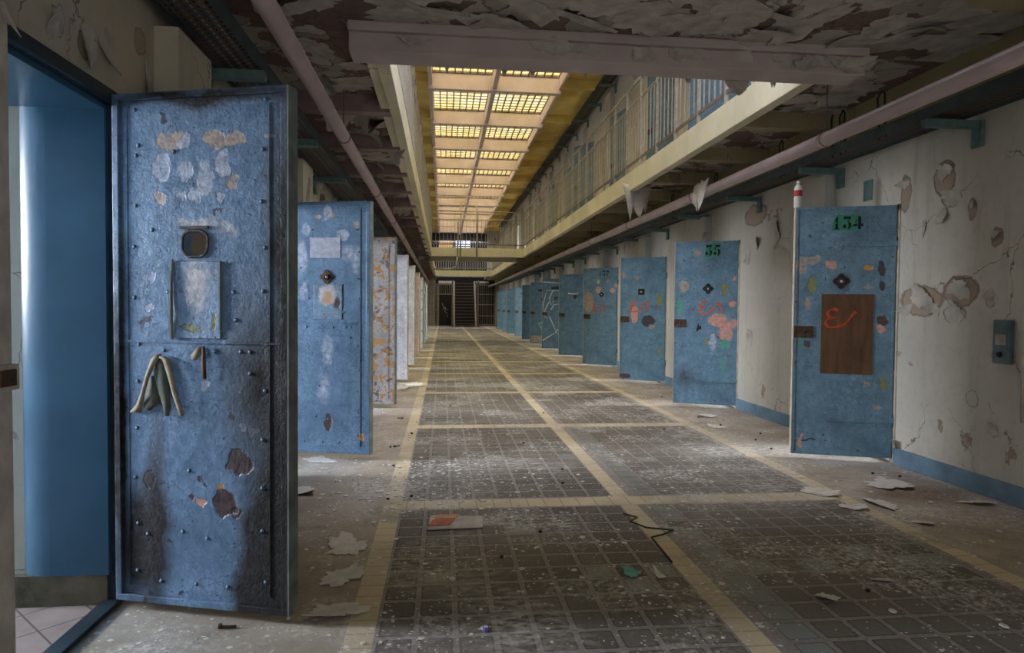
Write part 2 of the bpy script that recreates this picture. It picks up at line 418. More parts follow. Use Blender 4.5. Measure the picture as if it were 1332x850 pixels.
# skylight: wired yellow glass, part clear and part milky
m = Mat('yellowed_wired_skylight_glass', .4); p = m.co(); x, y, z = m.sep(p)
nt = m.nt
n = m.noise(p, 1.6, 4); n2 = m.noise(p, 7, 4)
tint = m.mix(n.ramp(.35, .65), (.76, .68, .40), (.86, .80, .58)); tint = m.mix(n2.ramp(.5, .75) * .6, tint, (.62, .50, .25))
gx = (((y) / .145).fr() - .5).ab().gt(.44)
tr = nt.nodes.new('ShaderNodeBsdfTransparent'); put(nt, tr.inputs[0], tint)
tl = nt.nodes.new('ShaderNodeBsdfTranslucent'); put(nt, tl.inputs[0], m.mix(gx, tint, (.98, .96, .92)))
mx = nt.nodes.new('ShaderNodeMixShader')
fac = gx * .22 + .06
put(nt, mx.inputs[0], fac); nt.links.new(tr.outputs[0], mx.inputs[1]); nt.links.new(tl.outputs[0], mx.inputs[2])
nt.links.new(mx.outputs[0], nt.nodes['Material Output'].inputs[0])
M['skyglass'] = m.m

# ------------------------------------------------------------------ room shell
def struct(o): o['kind'] = 'structure'; return o
b = B(); b.box(XL - WT * .0, XR + WT * .0, YB, YE + .3, -.2, 0); struct(b.build('floor', M['floor']))
b = B(); b.box(-6.2, XL - .001, YB, YE, -.2, 0.0); b.box(XR + .001, 8.4, YB, YE, -.2, 0.0); struct(b.build('floor_cells', M['celltile']))

def doorways(side):
    L = []
    if side == 'l':
        for h in LEFT: L.append((h - .66, h + .06))
    else:
        for h in RIGHT: L.append((h + .02, h + .76))
    return L
def wall(side):
    s = -1 if side == 'l' else 1; xf = XL if side == 'l' else XR; xb = xf + s * WT
    D = doorways(side); b = B()
    for lev, z0, z1, dz in ((0, 0, 3.1, 0), (1, 3.22, ZR, 3.22)):
        top = dz + 2.09
        y = YB
        dd = D if lev == 0 else UPD
        for (a, c) in dd:
            b.box(xf, xb, y, a, z0, z1); b.box(xf, xb, a, c, top, z1); y = c
        b.box(xf, xb, y, YE + .3, z0, z1)
    b.box(xf, xb, YB, YE + .3, 3.1, 3.22)
    return b.build('wall_left' if side == 'l' else 'wall_right', M['wall_l' if side == 'l' else 'wall_r'], kind='structure')
UPR = [(2.2 + 2.73 * k) for k in range(15)]
UPD = [(h, h + .76) for h in UPR]
WL = wall('l'); WR = wall('r')
# cell outer walls, party walls and ceilings (behind the doorways)
b = B()
b.box(-6.0, -5.85, YB, YE, 0, 1.35); b.box(-6.0, -5.85, YB, YE, 2.35, 3.1)
for i, h in enumerate(LEFT):
    b.box(-6.0, -5.85, h - 1.9 + (0 if i else -3), h - (.9 if i else .3), 1.35, 2.35); b.box(-5.85, XL - WT, h + .98, h + 1.1, 0, 3.1)
b.box(-5.85, XL - WT, LEFT[0] - 1.9, LEFT[0] - 1.78, 0, 3.1)
b.box(-6.0, XL - WT, YB, YE, 3.1, 3.22)
struct(b.build('wall_cells_west', M['cellpale']))
b = B()
b.box(8.1, 8.25, YB, YE, 0, 1.35); b.box(8.1, 8.25, YB, YE, 2.35, 3.1)
y = YB
for i, h in enumerate(RIGHT):
    b.box(8.1, 8.25, y, h - .3, 1.35, 2.35); y = h + .9; b.box(XR + WT, 8.1, h - .9, h - .78, 0, 3.1)
b.box(8.1, 8.25, y, YE, 1.35, 2.35)
b.box(XR + WT, 8.25, YB, YE, 3.1, 3.22)
struct(b.build('wall_cells_east', M['cellwall']))
# daylight through each cell window
def lamp(x, y, z, sx, sz, e, rot, c=(.88, .93, 1.0)):
    l = bpy.data.lights.new('cell_window_daylight', 'AREA'); l.shape = 'RECTANGLE'; l.size = sx; l.size_y = sz; l.energy = e; l.color = c
    o = bpy.data.objects.new('cell_window_daylight', l); col.objects.link(o); o.location = (x, y, z); o.rotation_euler = rot
CELL_L, CELL_R = 420, 380
for i, h in enumerate(LEFT): lamp(-6.1, h - (.4 if i else -.2), 1.9, .95, .95, CELL_L * (1.0 if i else .9), (0, R(-72), 0))
for i, h in enumerate(RIGHT): lamp(8.35, h + .3, 1.9, .95, .95, CELL_R, (0, R(72), 0))

# reveals of the doorways: rounded on the cell side
def reveal(side, a, c, mat, parent):
    s = -1 if side == 'l' else 1; xf = (XL if side == 'l' else XR); d = WT + .02; th = .035; r = .21
    b = B()
    for (y0, sg) in ((a, 1), (c, -1)):
        pl = [(0.03, -.01), (d - r, -.01)]
        for k in range(17):
            A = R(90 * k / 16); pl.append((d - r + r * math.sin(A), -.01 + -(r - r * math.cos(A)) + 0))
        outer = [(q[0], q[1]) for q in pl]
        poly = [(0.03, th)] and [(u, v + th) for (u, v) in outer] + [(d, -.25), (d - .02, -.25), (d - .02, -.03 - r * 0), (0.03, -.012)]
        b.prism([(u, v) for (u, v) in outer[:1] + [(u, v + .045) for (u, v) in outer] + [(d, -.22), (d - .03, -.22), (d - .03, -.012)]],
                lambda u, v, w, y0=y0, sg=sg: (xf + s * u, y0 + sg * v, w), .13, 2.085)
    b.box(xf + s * .03, xf + s * d, a + .03, c - .03, 2.055, 2.088)
    o = b.build('doorway_reveal', mat, parent, kind='structure')
    for pg in o.data.polygons: pg.use_smooth = 4 == len(pg.vertices) and abs(pg.normal.z) < .1
    md = o.modifiers.new('edge', 'EDGE_SPLIT'); md.split_angle = R(30)
    b = B()
    b.box(xf + s * .04, xf + s * (d - .01), a - .005, a + .028, 0, .13); b.box(xf + s * .04, xf + s * (d - .01), c + .005, c - .028, 0, .13)
    b.build('doorway_plinth', M['plinth'], parent, kind='structure')
    # slim steel frame around the opening
    b = B(); f = .05
    b.box(xf - s * .012, xf + s * .05, a - .04, a + .012, 0, 2.09 + .04); b.box(xf - s * .012, xf + s * .05, c - .012, c + .04, 0, 2.09 + .04)
    b.box(xf - s * .012, xf + s * .05, a - .04, c + .04, 2.09 - .012, 2.09 + .04)
    b.box(xf - s * .012, xf + s * .06, a, c, 0, .02)
    b.build('doorway_frame', M['frame_l'] if side == 'l' else M['cream_edge'], parent, kind='structure', bevel=.004)
M['frame_l'] = plain('dark_blue_steel_frame', (.02, .035, .048), .5, 0, .4, 10)
for i, (a, c) in enumerate(doorways('l')[:9]): reveal('l', a, c, M['blue_reveal'], WL)
for i, (a, c) in enumerate(doorways('r')[:9]): reveal('r', a, c, M['cellwall'], WR)

# ceiling over the near bridge and the gallery slabs
V1 = (4.63, 21.9); V2 = (24.6, 35.6)     # the two voids
b = B(); b.box(XL, XR, YB, 4.55, 3.1, 3.22); CE = struct(b.build('ceiling_near', M['ceil']))
b = B(); b.box(XL, GL - .05, 4.55, YE, 3.1, 3.2); b.box(GR + .05, XR, 4.55, YE, 3.1, 3.2); b.box(GL - .05, GR + .05, V1[1] + .06, V2[0] - .06, 3.1, 3.2); b.box(GL - .05, GR + .05, V2[1] + .06, 38.2, 3.1, 3.2)
CF = struct(b.build('ceiling_galleries', M['ceil_far']))
k = 0
b = B(); bm_r = B()
y = 5.86
ys = []
while y < 42: ys.append(y); y += PB / 2
for y in ys:
    b.box(XL, GL - .08, y, y + .13, 2.95, 3.1); bm_r.box(GR + .09, XR, y, y + .12, 2.95, 3.1)
for y in (2.2, 3.3, ): b.box(XL, -.62, y, y + .13, 2.95, 3.1); bm_r.box(2.9, XR, y, y + .12, 2.95, 3.1)
b.build('ceiling_beam', M['beam_mauve'], CF, kind='structure')
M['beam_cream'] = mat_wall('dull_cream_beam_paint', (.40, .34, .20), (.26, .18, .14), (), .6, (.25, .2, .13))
bm_r.build('ceiling_beam', M['beam_cream'], CF, kind='structure')
b = B(); b.box(-.62, 2.96, 4.40, 4.63, 2.92, 3.22)
struct(b.build('ceiling_beam', M['beam_grey'], CE, bevel=.01))
b = B(); b.box(-.62, 2.96, 4.36, 4.40, 3.04, 3.1); b.build('ceiling_beam_haunch', M['beam_grey'], CE, kind='structure')
# fascias
b = B()
for (y0, y1) in (V1, V2):
    b.box(GL - .09, GL, y0, y1, ZF0, ZF1); b.box(GR, GR + .10, y0, y1, ZF0, ZF1)
for y0 in (V1[1], V2[1]): b.box(GL - .09, GR + .10, y0, y0 + .12, ZF0 - .02, ZF1)
b.box(GL - .09, GR + .10, V2[0] - .12, V2[0], ZF0, ZF1)
for (y0, y1) in (V1, V2):   # little ledge underneath the left fascia
    b.box(GL - .17, GL - .09, y0, y1, ZF0 + .03, 3.12)
struct(b.build('trim_1', M['fascia'], bevel=.006)); 
# yellowed wall band above the cable tray
b = B(); b.box(XR - .012, XR, YB, YE, 2.66, 3.1); b.build('wall_band', M['wallyel'], WR, kind='structure')
# skirting on the right wall, between doorways
b = B(); y = YB
for (a, c) in doorways('r'):
    b.box(XR - .02, XR, y, a - .04, 0, .135); y = c + .04
b.box(XR - .02, XR, y, YE, 0, .135); struct(b.build('baseboard_right', M['blue_skirt'], bevel=.005))
b = B(); y = YB
for (a, c) in doorways('l'):
    b.box(XL, XL + .02, y, a - .04, 0, .135); y = c + .04
struct(b.build('baseboard_left', M['blue_skirt'], bevel=.005))
# vertical service chases beside the doors
for h in RIGHT[:12]: B().box(XR - .11, XR, h + .88, h + 1.28, 0.0, 2.54).build('wall_chase', M['wall_r'], WR, kind='structure')
for h in LEFT[:13]: B().box(XL, XL + .11, h + .42, h + .86, 0.0, 2.56).build('wall_chase', M['wall_l'], WL, kind='structure')
for h in UPR[:13]: B().box(XR - .11, XR, h + 1.0, h + 1.4, 3.22, 5.9).build('wall_chase', M['wall_r'], WR, kind='structure')

# roof with skylights
b = B(); RB = [(11.77 + PB * k) for k in range(12)]      # beam positions
b.box(XL - WT, SX[0] - .05, 3.0, YE + .3, ZR, ZR + .2); b.box(SX[2] + .05, XR + WT, 3.0, YE + .3, ZR, ZR + .2)
b.box(SX[0] - .05, SX[2] + .05, 3.0, 4.4, ZR, ZR + .2)
for y in [RB[0] - PB * 2, RB[0] - PB] + RB: b.box(SX[0] - .05, SX[2] + .05, y, y + .48, ZR + .02, ZR + .2)
struct(b.build('ceiling_roof', M['yellow_soffit']))
ROOF = bpy.data.objects['ceiling_roof']
b = B()
for y in [RB[0] - PB * 2, RB[0] - PB] + RB:
    b.box(SX[0] - .09, SX[2] + .06, y, y + .16, 6.0, ZR); b.box(SX[0] - .06, SX[2] + .06, y + .16, y + .48, 6.22, ZR + .02)
b.box(SX[0] - .09, SX[0], 4.4, YE, 6.1, ZR + .03); b.box(SX[2], SX[2] + .06, 4.4, YE, 6.1, ZR + .03); b.box(SX[1] - .05, SX[1] + .05, 4.4, YE, 6.05, ZR + .03)
b.build('roof_beam', M['beam_pink'], ROOF, kind='structure', bevel=.01)
b = B()
for y in [RB[0] - PB * 2, RB[0] - PB] + RB:
    b.box(XL, SX[0] - .095, y + .02, y + .14, 6.14, ZR - .001); b.box(SX[2] + .065, XR, y + .02, y + .14, 6.14, ZR - .001)
b.build('roof_beam_end', M['yellow_soffit'], ROOF, kind='structure', bevel=.01)
yy = [RB[0] - PB * 2, RB[0] - PB] + RB
n = 0
for i, y in enumerate(yy):
    y0, y1 = y + .48, y + PB
    if y1 > YE: break
    for (xa, xb_) in ((SX[0], SX[1] - .05), (SX[1] + .05, SX[2])):
        n += 1
        b = B(); b.box(xa, xb_, y0, y1, ZR + .04, ZR + .055); w = b.build('window_%d' % n, M['skyglass'], kind='structure')
        g = B(); q = 8
        for k in range(q + 1):
            x = xa + (xb_ - xa) * k / q; g.box(x - .012, x + .012, y0, y1, ZR + .0, ZR + .045)
        for k in range(1, 10): yk = y0 + (y1 - y0) * k / 10; g.box(xa, xb_, yk - .006, yk + .006, ZR + .025, ZR + .042)
        for k in (0, 1):
            yk = y0 + (y1 - y0) * k; g.box(xa, xb_, yk - .02, yk + .02, ZR, ZR + .045)
        if i in (2, 5, 8):    # a few panes covered over
            x = xa + (xb_ - xa) * 6 / q; g.box(x, x + .15, y0 + .9, y0 + 1.12, ZR + .03, ZR + .05)
        g.build('glazing_bars', M['rail_dark'], w, kind='structure')

# end wall with upper window
b = B()
b.box(XL - WT, XR + WT, YE + .3, YE + .5, 0, ZR)
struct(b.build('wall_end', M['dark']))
b = B(); b.box(XL, -.5, YE - .3, YE, 0, 3.1); b.box(3.45, XR, YE - .3, YE, 0, 3.1); b.box(XL, XR, YE - .1, YE + .3, 6.2, ZR)
b.box(2.9, XR, YE - .1, YE + .2, 3.22, 6.2)
struct(b.build('wall_end_piers', M['wall_r']))
m = Mat('daylit_window_glass'); e = m.nt.nodes.new('ShaderNodeEmission'); p = m.co(); e.inputs[0].default_value = (.80, .86, 1, 1); e.inputs[1].default_value = 1.5
m.nt.links.new(e.outputs[0], m.nt.nodes['Material Output'].inputs[0]); M['winglow'] = m.m
m = Mat('amber_window_glass'); e = m.nt.nodes.new('ShaderNodeEmission'); e.inputs[0].default_value = (.85, .50, .16, 1); e.inputs[1].default_value = .55
m.nt.links.new(e.outputs[0], m.nt.nodes['Material Output'].inputs[0]); M['winamber'] = m.m
b = B()
b.box(.78, 1.80, YE + .22, YE + .25, 5.35, 5.68); b.box(.78, 1.80, YE + .22, YE + .25, 4.95, 5.25)
W1 = struct(b.build('window_40', M['winglow']))
b = B(); b.box(-.3, .62, YE + .22, YE + .25, 5.1, 5.68); struct(b.build('window_41', M['winamber']))
b = B()
for x in (.78, 1.12, 1.46, 1.80): b.box(x - .03, x + .03, YE + .1, YE + .2, 3.3, 5.7)
b.build('window_bars', M['dark'], W1, kind='structure')

t = thing('barred_screen', 'tall white barred screen on the upper level in front of the far windows', 'screen', (XL, YE - .2, 3.22))
for k in range(27): B().tube([(.1 + k * .16, 0, 0), (.1 + k * .16, 0, 2.4)], .012, 6).build('bar', M['screen'], t)
for z in (.05, .6, 1.15, 1.7, 2.35): B().box(0, 4.25, -.015, .015, z - .02, z + .02).build('cross_rail', M['screen'], t)
# ------------------------------------------------------------------ railings
def railing(name, label, P0, P1, group='gallery railings', upper=True, nb=5, postgap=PB / 4):
    """posts, bars and rails from P0 to P1 on the gallery edge"""
    P0, P1 = Vector(P0), Vector(P1); L = (P1 - P0).length; rz = math.atan2(P1.y - P0.y, P1.x - P0.x)
    t = thing(name, label, 'railing', P0, rz)
    h = ZF1
    B().box(0, L, -.008, .008, 0.10, .135).build('bottom_rail', M['rail_dark'], t)
    B().tube([(0, 0, .94), (L, 0, .94)], .014, 8).build('hand_rail', M['rail'], t, smooth=True)
    B().tube([(0, 0, 1.21), (L, 0, 1.21)], .018, 8).build('top_rail', M['rail'], t, smooth=True)
    n = max(1, round(L / postgap)); p0 = None; b0 = None; cnt = 0; rest = B()
    for i in range(n + 1):
        x = L * i / n
        if p0 is None:
            p0 = B().box(-.010, .010, -.018, .018, -.12, 1.21).build('post', M['rail'], t); o = p0
        else:
            o = p0.copy(); col.objects.link(o)
        o.location = (x, 0, 0)
        if i < n:
            for k in range(1, nb):
                xx = x + L / n * k / nb
                if cnt < 100:
                    if b0 is None: b0 = B().tube([(0, 0, .12), (0, 0, .94)], .0075, 6).build('bar', M['rail'], t); o = b0
                    else: o = b0.copy(); col.objects.link(o)
                    o.location = (xx, 0, 0)
                else: rest.tube([(xx, 0, .12), (xx, 0, .94)], .0075, 6)
                cnt += 1
    if rest.v: rest.build('far_bars', M['rail'], t, kind='stuff')
    return t
railing('gallery_railing', 'long barred steel railing on upper gallery along the cream wall with blue doors', (GR + .03, V1[0] + .1, ZF1), (GR + .03, V1[1], ZF1))
railing('gallery_railing', 'barred steel railing on upper gallery above the beige pipe, seen nearly edge-on beside skylight', (GL - .03, V1[0] + .1, ZF1), (GL - .03, V1[1], ZF1))
railing('gallery_railing', 'barred steel railing crossing the void on the near edge of the first far footbridge', (GL, V1[1] + .03, ZF1), (GR, V1[1] + .03, ZF1), postgap=.75, nb=6)
railing('gallery_railing', 'barred railing of the farthest cream landing, glimpsed under the first footbridge', (GL, V2[1] + .03, ZF1), (GR, V2[1] + .03, ZF1), postgap=.75, nb=6)
railing('gallery_railing', 'distant gallery railing beyond the first footbridge on the blue doors side', (GR + .03, V2[0], ZF1), (GR + .03, V2[1], ZF1), nb=4)

# ------------------------------------------------------------------ door parts
DIG = {   # stencil strokes in a 1 x 1.4 cell
 '1': [[(.28, 1.05), (.62, 1.4), (.62, .74), (.36, .74), (.36, 1.0)], [(.36, .66), (.62, .66), (.62, .12), (.80, .0), (.18, .0), (.36, .12)]],
 '3': [[(.14, 1.4), (.92, 1.4), (.84, 1.12), (.30, 1.12), (.20, 1.02)], [(.55, .80), (.72, .78), (.94, .58), (.94, .28), (.72, .0), (.55, .0), (.66, .22), (.66, .55)],
       [(.10, .42), (.26, .52), (.42, .42), (.42, .18), (.26, .06), (.10, .16)], [(.66, 1.04), (.80, 1.04), (.62, .84), (.48, .84)]],
 '5': [[(.20, 1.4), (.86, 1.4), (.94, 1.5), (.86, 1.14), (.34, 1.14), (.34, 1.2)], [(.20, 1.08), (.34, 1.08), (.34, .80), (.20, .76)], [(.52, .88), (.74, .84), (.94, .60), (.94, .28), (.72, .0), (.52, .0), (.64, .22), (.64, .62)],
       [(.10, .42), (.26, .52), (.42, .42), (.42, .18), (.26, .06), (.10, .16)]],
 '4': [[(.56, 1.4), (.84, 1.4), (.84, .0), (.56, .0)], [(.00, .38), (.20, .58), (.50, .60), (.50, .30), (.10, .30)], [(.90, .56), (1.06, .62), (1.06, .28), (.90, .32)], [(.22, .72), (.48, 1.12), (.40, .72)]],
 '7': [[(.08, 1.4), (.94, 1.4), (.94, 1.14), (.30, 1.12), (.14, .92)], [(.92, 1.06), (.66, .78), (.50, .78), (.74, 1.06)], [(.48, .70), (.64, .70), (.60, .0), (.30, .0)]],
}
def face(u, v, w): return (u, -w, v)       # door front is the -y side
def number(txt, cx, cz, wd, parent, plate=True, dull=False):
    s = wd / (len(txt) * 1.05); h = 1.4 * s
    if plate:
        B().prism([(cx - wd * .53, cz - h * .62), (cx + wd * .45, cz - h * .62), (cx + wd * .45, cz + h * .66), (cx - wd * .38, cz + h * .62)], face, 0.0, .0015).build('number_ground', M['numgreen'], parent)
    for i, ch in enumerate(txt):
        b = B()
        for poly in DIG[ch]: b.prism([(cx - wd / 2 + s * 1.05 * i + u * s, cz - h / 2 + v * s) for (u, v) in poly], face, .0005, .003)
        b.build('stencilled_digit', M['black'], parent, label='black stencilled digit ' + ch)
def stroke(b, pts, wd, w0=.0005, w1=.003):
    pts = [Vector((p[0], p[1])) for p in pts]
    L, Rr = [], []
    for i, p in enumerate(pts):
        t = (pts[min(i + 1, len(pts) - 1)] - pts[max(i - 1, 0)]).normalized(); n = Vector((-t.y, t.x)) * wd / 2 * (.75 + .35 * math.sin(i * 1.7 + 1))
        L.append(p + n); Rr.append(p - n)
    for i in range(len(pts) - 1):
        b.prism([tuple(L[i]), tuple(L[i + 1]), tuple(Rr[i + 1]), tuple(Rr[i])][::-1], face, w0, w1)
    return b
def epsilon(cx, cz, s, parent, mat, w0=.0005, tick=True):
    b = B()
    E_ = [(.16, .46), (-.02, .52), (-.22, .48), (-.36, .36), (-.38, .22), (-.30, .10), (-.12, .06), (.02, .08), (-.12, .05), (-.32, .0), (-.46, -.14), (-.48, -.30), (-.36, -.44), (-.16, -.50), (.08, -.46), (.24, -.40)]
    stroke(b, [(cx + (u - .35) * s, cz + v * s) for u, v in E_], .18 * s, w0, w0 + .002)
    T_ = [(.42, -.42), (.58, -.18), (.80, .22), (.98, .42), (1.10, .36), (1.20, .12), (1.26, -.20), (1.24, -.44)] if tick else [(.24, -.40), (.46, -.34), (.66, -.16), (.90, .20), (1.06, .42)]
    stroke(b, [(cx + (u - .35) * s, cz + v * s) for u, v in T_], .18 * s, w0, w0 + .002)
    return b.build('sprayed_graffiti', mat, parent, label='orange sprayed scrawl')

def slab(w0, w1, z0, z1, mat, root, th=.045, lip=.012, lw=.035):
    """steel leaf: sheet + raised edge angle"""
    b = B(); b.box(w0, w1, 0, th, z0, z1)
    o = b.build('door_leaf', mat, root)
    f = B()
    f.box(w0, w1, -lip, .0, z0, z0 + lw); f.box(w0, w1, -lip, .0, z1 - lw, z1); f.box(w0, w0 + lw, -lip, 0, z0 + lw, z1 - lw); f.box(w1 - lw, w1, -lip, 0, z0 + lw, z1 - lw)
    return o, f
HINGES_L = (.32, 1.80)

def right_door(k, y, ang, mat, label, hx=XR - .02, zb=.04, ztop=2.12, w=.77, strap=True, lock=True, edge='cream_edge', num=None, simple=False, group=None):
    t = thing('cell_door', label, 'door', (hx, y, zb), R(ang), group)
    H = ztop - zb
    leaf, f = slab(-w, 0, 0, H, mat, t, lip=.006, lw=.022)
    f.build('edge_angle', mat, t, bevel=.002)
    B().box(-w - .006, -w, -.008, .05, 0, H).build('leaf_edge', M[edge], t)
    for zz in ((.31, 1.77) if not simple else (.31,)):
        if strap:
            b = B().box(-.50 if zz < 1 else -.52, .012, -.014, -.0, zz - .022, zz + .022)
            for uu in (-.47, -.3, -.12): b.dome((uu, -.014, zz), (0, -1, 0), .008, .005)
            b.build('hinge_strap', mat, t, bevel=.002)
    for zz in (.31, 1.77): B().tube([(.018, .0, zz - .05), (.018, .0, zz + .05)], .012, 10).build('hinge_knuckle', M['teal'], t, smooth=True)
    if lock:
        b = B().box(-w + .0, -w + .155, -.010, 0, .985, 1.085); lk = b.build('lock_plate', M['rust'], t, bevel=.003)
        b = B().dome((-w + .09, -.010, 1.035), (0, -1, 0), .012, .006)
        for uu in (-w + .015, -w + .14):
            for zz in (1.0, 1.07): b.dome((uu, -.010, zz), (0, -1, 0), .005, .003)
        b.build('lock_screws', M['dark'], lk)
    return t
def rosette(u, z, r, parent, mat='dark', square=False):
    b = B()
    if square: b.box(u - r, u + r, -.008, 0, z - r, z + r)
    else:
        poly = []
        for i in range(24):
            a = 2 * math.pi * i / 24; rr = r * (1 + .18 * math.cos(a * 4)); poly.append((u + rr * math.cos(a), z + rr * math.sin(a)))
        b.prism(poly, face, 0, .008)
    o = b.build('peephole_plate', M[mat], parent, bevel=.002)
    b = B()
    ring = [(u + r * .42 * math.cos(A), -.012, z + r * .42 * math.sin(A)) for A in [2 * math.pi * i / 16 for i in range(17)]]
    b.tube(ring, r * .12, 6)
    b.build('peephole_ring', M['rust'], o, smooth=True)
    B().dome((u, -.008, z), (0, -1, 0), r * .25, .008).build('peephole_glass', M['white_spray'], o)

RB_ = (.095, .255, .385)
B_R1 = [(-0.715, 1.637, 0.0481, 0.0775, 'tan', 0.12), (-0.638, 1.682, 0.0717, 0.0322, 'tan', 0.12), (-0.488, 1.642, 0.0532, 0.0384, 'pink', 0.12), (-0.201, 1.609, 0.0347, 0.0316, 'ora', 0.12), (-0.103, 1.609, 0.0287, 0.063, 'dk', 0.12), (-0.1, 1.457, 0.0229, 0.0379, 'dk', 0.12), (-0.209, 1.451, 0.0405, 0.019, 'tan', 0.12), (-0.634, 1.469, 0.0359, 0.0774, 'olive', 0.12), (-0.667, 1.308, 0.03, 0.0517, 'tan', 0.12), (-0.093, 1.179, 0.0402, 0.0443, 'brn', 0.12), (-0.092, 1.109, 0.0344, 0.0317, 'pink', 0.12), (-0.66, 0.977, 0.0301, 0.026, 'brn', 0.12), (-0.191, 0.649, 0.0232, 0.0255, 'tan', 0.12), (-0.07, 0.653, 0.0287, 0.0508, 'olive', 0.12), (-0.112, 0.467, 0.0346, 0.0319, 'tan', 0.12), (-0.697, 0.147, 0.0182, 0.0655, 'pink', 0.12), (-0.631, 0.164, 0.0602, 0.0098, 'dk', 0.12), (-0.409, 1.501, 0.0763, 0.0767, 'dk', 0.5), (-0.709, 1.022, 0.0242, 0.0909, 'grn', 0.4), (-0.387, 1.316, 0.047, 0.0192, 'grn', 0.12)]
B_R2 = [(-0.656, 1.546, 0.0573, 0.079, 'tan', 0.12), (-0.157, 1.507, 0.0369, 0.0874, 'olive', 0.12), (-0.492, 1.968, 0.0472, 0.049, 'tan', 0.12), (-0.234, 1.117, 0.1205, 0.0879, 'pink', 0.12), (-0.129, 0.972, 0.083, 0.146, 'pink', 0.12), (-0.039, 1.081, 0.0458, 0.0582, 'pink', 0.12), (-0.145, 0.806, 0.0647, 0.078, 'grn', 0.12), (-0.285, 0.842, 0.0467, 0.1078, 'lil', 0.12), (-0.369, 0.84, 0.0282, 0.0491, 'olive', 0.12), (-0.061, 1.323, 0.0459, 0.0388, 'pink', 0.12), (-0.049, 1.643, 0.0275, 0.029, 'pink', 0.12), (-0.168, 0.561, 0.0371, 0.0978, 'grn', 0.5), (-0.628, 0.387, 0.0956, 0.1392, 'dk', 1.0), (-0.71, 1.279, 0.0384, 0.119, 'grn', 0.12)]
B_R3 = [(-0.524, 1.16, 0.0672, 0.157, 'pink', 0.12), (-0.282, 1.047, 0.1183, 0.1037, 'dk', 0.12), (-0.228, 0.957, 0.0525, 0.0388, 'tan', 0.12), (-0.104, 1.397, 0.0519, 0.1027, 'olive', 0.12), (-0.479, 1.774, 0.0335, 0.0261, 'ora', 0.12), (-0.73, 1.818, 0.0412, 0.0528, 'tan', 0.12), (-0.685, 0.101, 0.1091, 0.0463, 'brn', 0.12), (-0.091, 0.548, 0.039, 0.0515, 'olive', 0.12)]
B_R4 = [(-0.661, 1.392, 0.1282, 0.2177, 'tan', 0.02), (-0.428, 1.658, 0.0721, 0.0663, 'pink', 0.12), (-0.106, 1.639, 0.0704, 0.0492, 'pink', 0.12), (-0.02, 1.737, 0.0525, 0.049, 'pink', 0.12), (-0.43, 1.824, 0.0361, 0.0332, 'yel', 0.12), (-0.197, 1.837, 0.0355, 0.0329, 'tan', 0.12)]
dz = lambda L: [(u, z - .04, a, b_, c, s) for (u, z, a, b_, c, s) in L]
BR = (.125, .262, .375)
mR = [painted_metal('blue_door_paint_134', BR, dz(B_R1), (), (.07, .085, .09), .665, (.20, .32, .24), .70),
      painted_metal('blue_door_paint_135', BR, dz(B_R2), (), (.07, .09, .11), .665, (.16, .32, .25), .69),
      painted_metal('blue_door_paint_third', (.11, .25, .36), dz(B_R3), (), (.06, .07, .07), .70),
      painted_metal('blue_door_paint_137', (.115, .255, .365), dz(B_R4), (), (.05, .07, .07), .68, (.14, .30, .22), .72),
      painted_metal('blue_door_paint_far', (.095, .215, .32), (), (), (.07, .10, .12), .75),
      painted_metal('blue_green_door_paint_far', (.085, .215, .285), (), (), (.07, .10, .12), .74)]
# nearest: 134
d = right_door(0, RIGHT[0], -18.9, mR[0], 'blue steel cell door stencilled 134 with brown board panel, nearest along the pale wall')
number('134', -.372, 1.945, .235, d)
B().box(-.556, -.160, -.007, 0, .688, 1.353).build('board_panel', M['board'], d, bevel=.001, label='brown hardboard panel')
epsilon(-.40, 1.15, .15, d, M['orange_dull'], .0075, tick=False)
rosette(-.409, 1.46, .055, d)
hb = B().box(-.490, -.412, -.008, 0, 1.71, 1.825).build('card_holder', mR[0], d, bevel=.002)
B().box(-.468, -.440, -.011, -.008, 1.745, 1.772).build('card_scrap', M['paper'], hb)
d = right_door(1, RIGHT[1], -23, mR[1], 'blue steel cell door stencilled 35 with salmon bare patch', hx=XR - .015)
number('35', -.305, 1.965, .20, d)
epsilon(-.339, 1.235, .155, d, M['orange'])
rosette(-.357, 1.478, .058, d)
B().box(-.445, -.385, -.004, 0, 1.74, 1.785).build('sticker', M['orange'], d, label='orange sticker')
B().prism([(-.50, .92), (-.47, 1.04), (-.455, .99), (-.44, 1.02), (-.43, .97), (-.46, .95)], face, 0, .003).build('paint_scar', M['dark'], d)
d = right_door(2, RIGHT[2], -32, mR[2], 'blue steel cell door with orange scrawl and dark bowl-shaped bare patch')
epsilon(-.45, 1.25, .18, d, M['orange'])
rosette(-.409, 1.50, .052, d, square=True)
d = right_door(3, RIGHT[3], -36, mR[3], 'blue steel cell door stencilled 137 with grey-tan rectangle at its free edge')
number('137', -.307, 1.965, .25, d, plate=False)
epsilon(-.42, 1.21, .17, d, M['orange'])
rosette(-.354, 1.51, .05, d)
farang = [-27, -20, -24, -34, -38, -24, -30, -25, -30]
farlab = ['blue steel cell door with white handle bar, just beyond the door stencilled 137',
          'blue cell door crossed by white spray lines, its whole face marked',
          'blue cell door with a white V sprayed low and grey bottom, beyond the sprayed one',
          'blue cell door with dark lock plate, fourth beyond the door stencilled 137',
          'wide-looking blue cell door with small dark label, fifth beyond the door stencilled 137',
          'blue-green cell door, sixth beyond the door stencilled 137',
          'blue-green cell door, last but one before the dark end gate',
          'narrow blue-green sliver of cell door beside the dark end gate',
          'blue-green cell door hidden almost wholly behind the ones before it']
farD = []
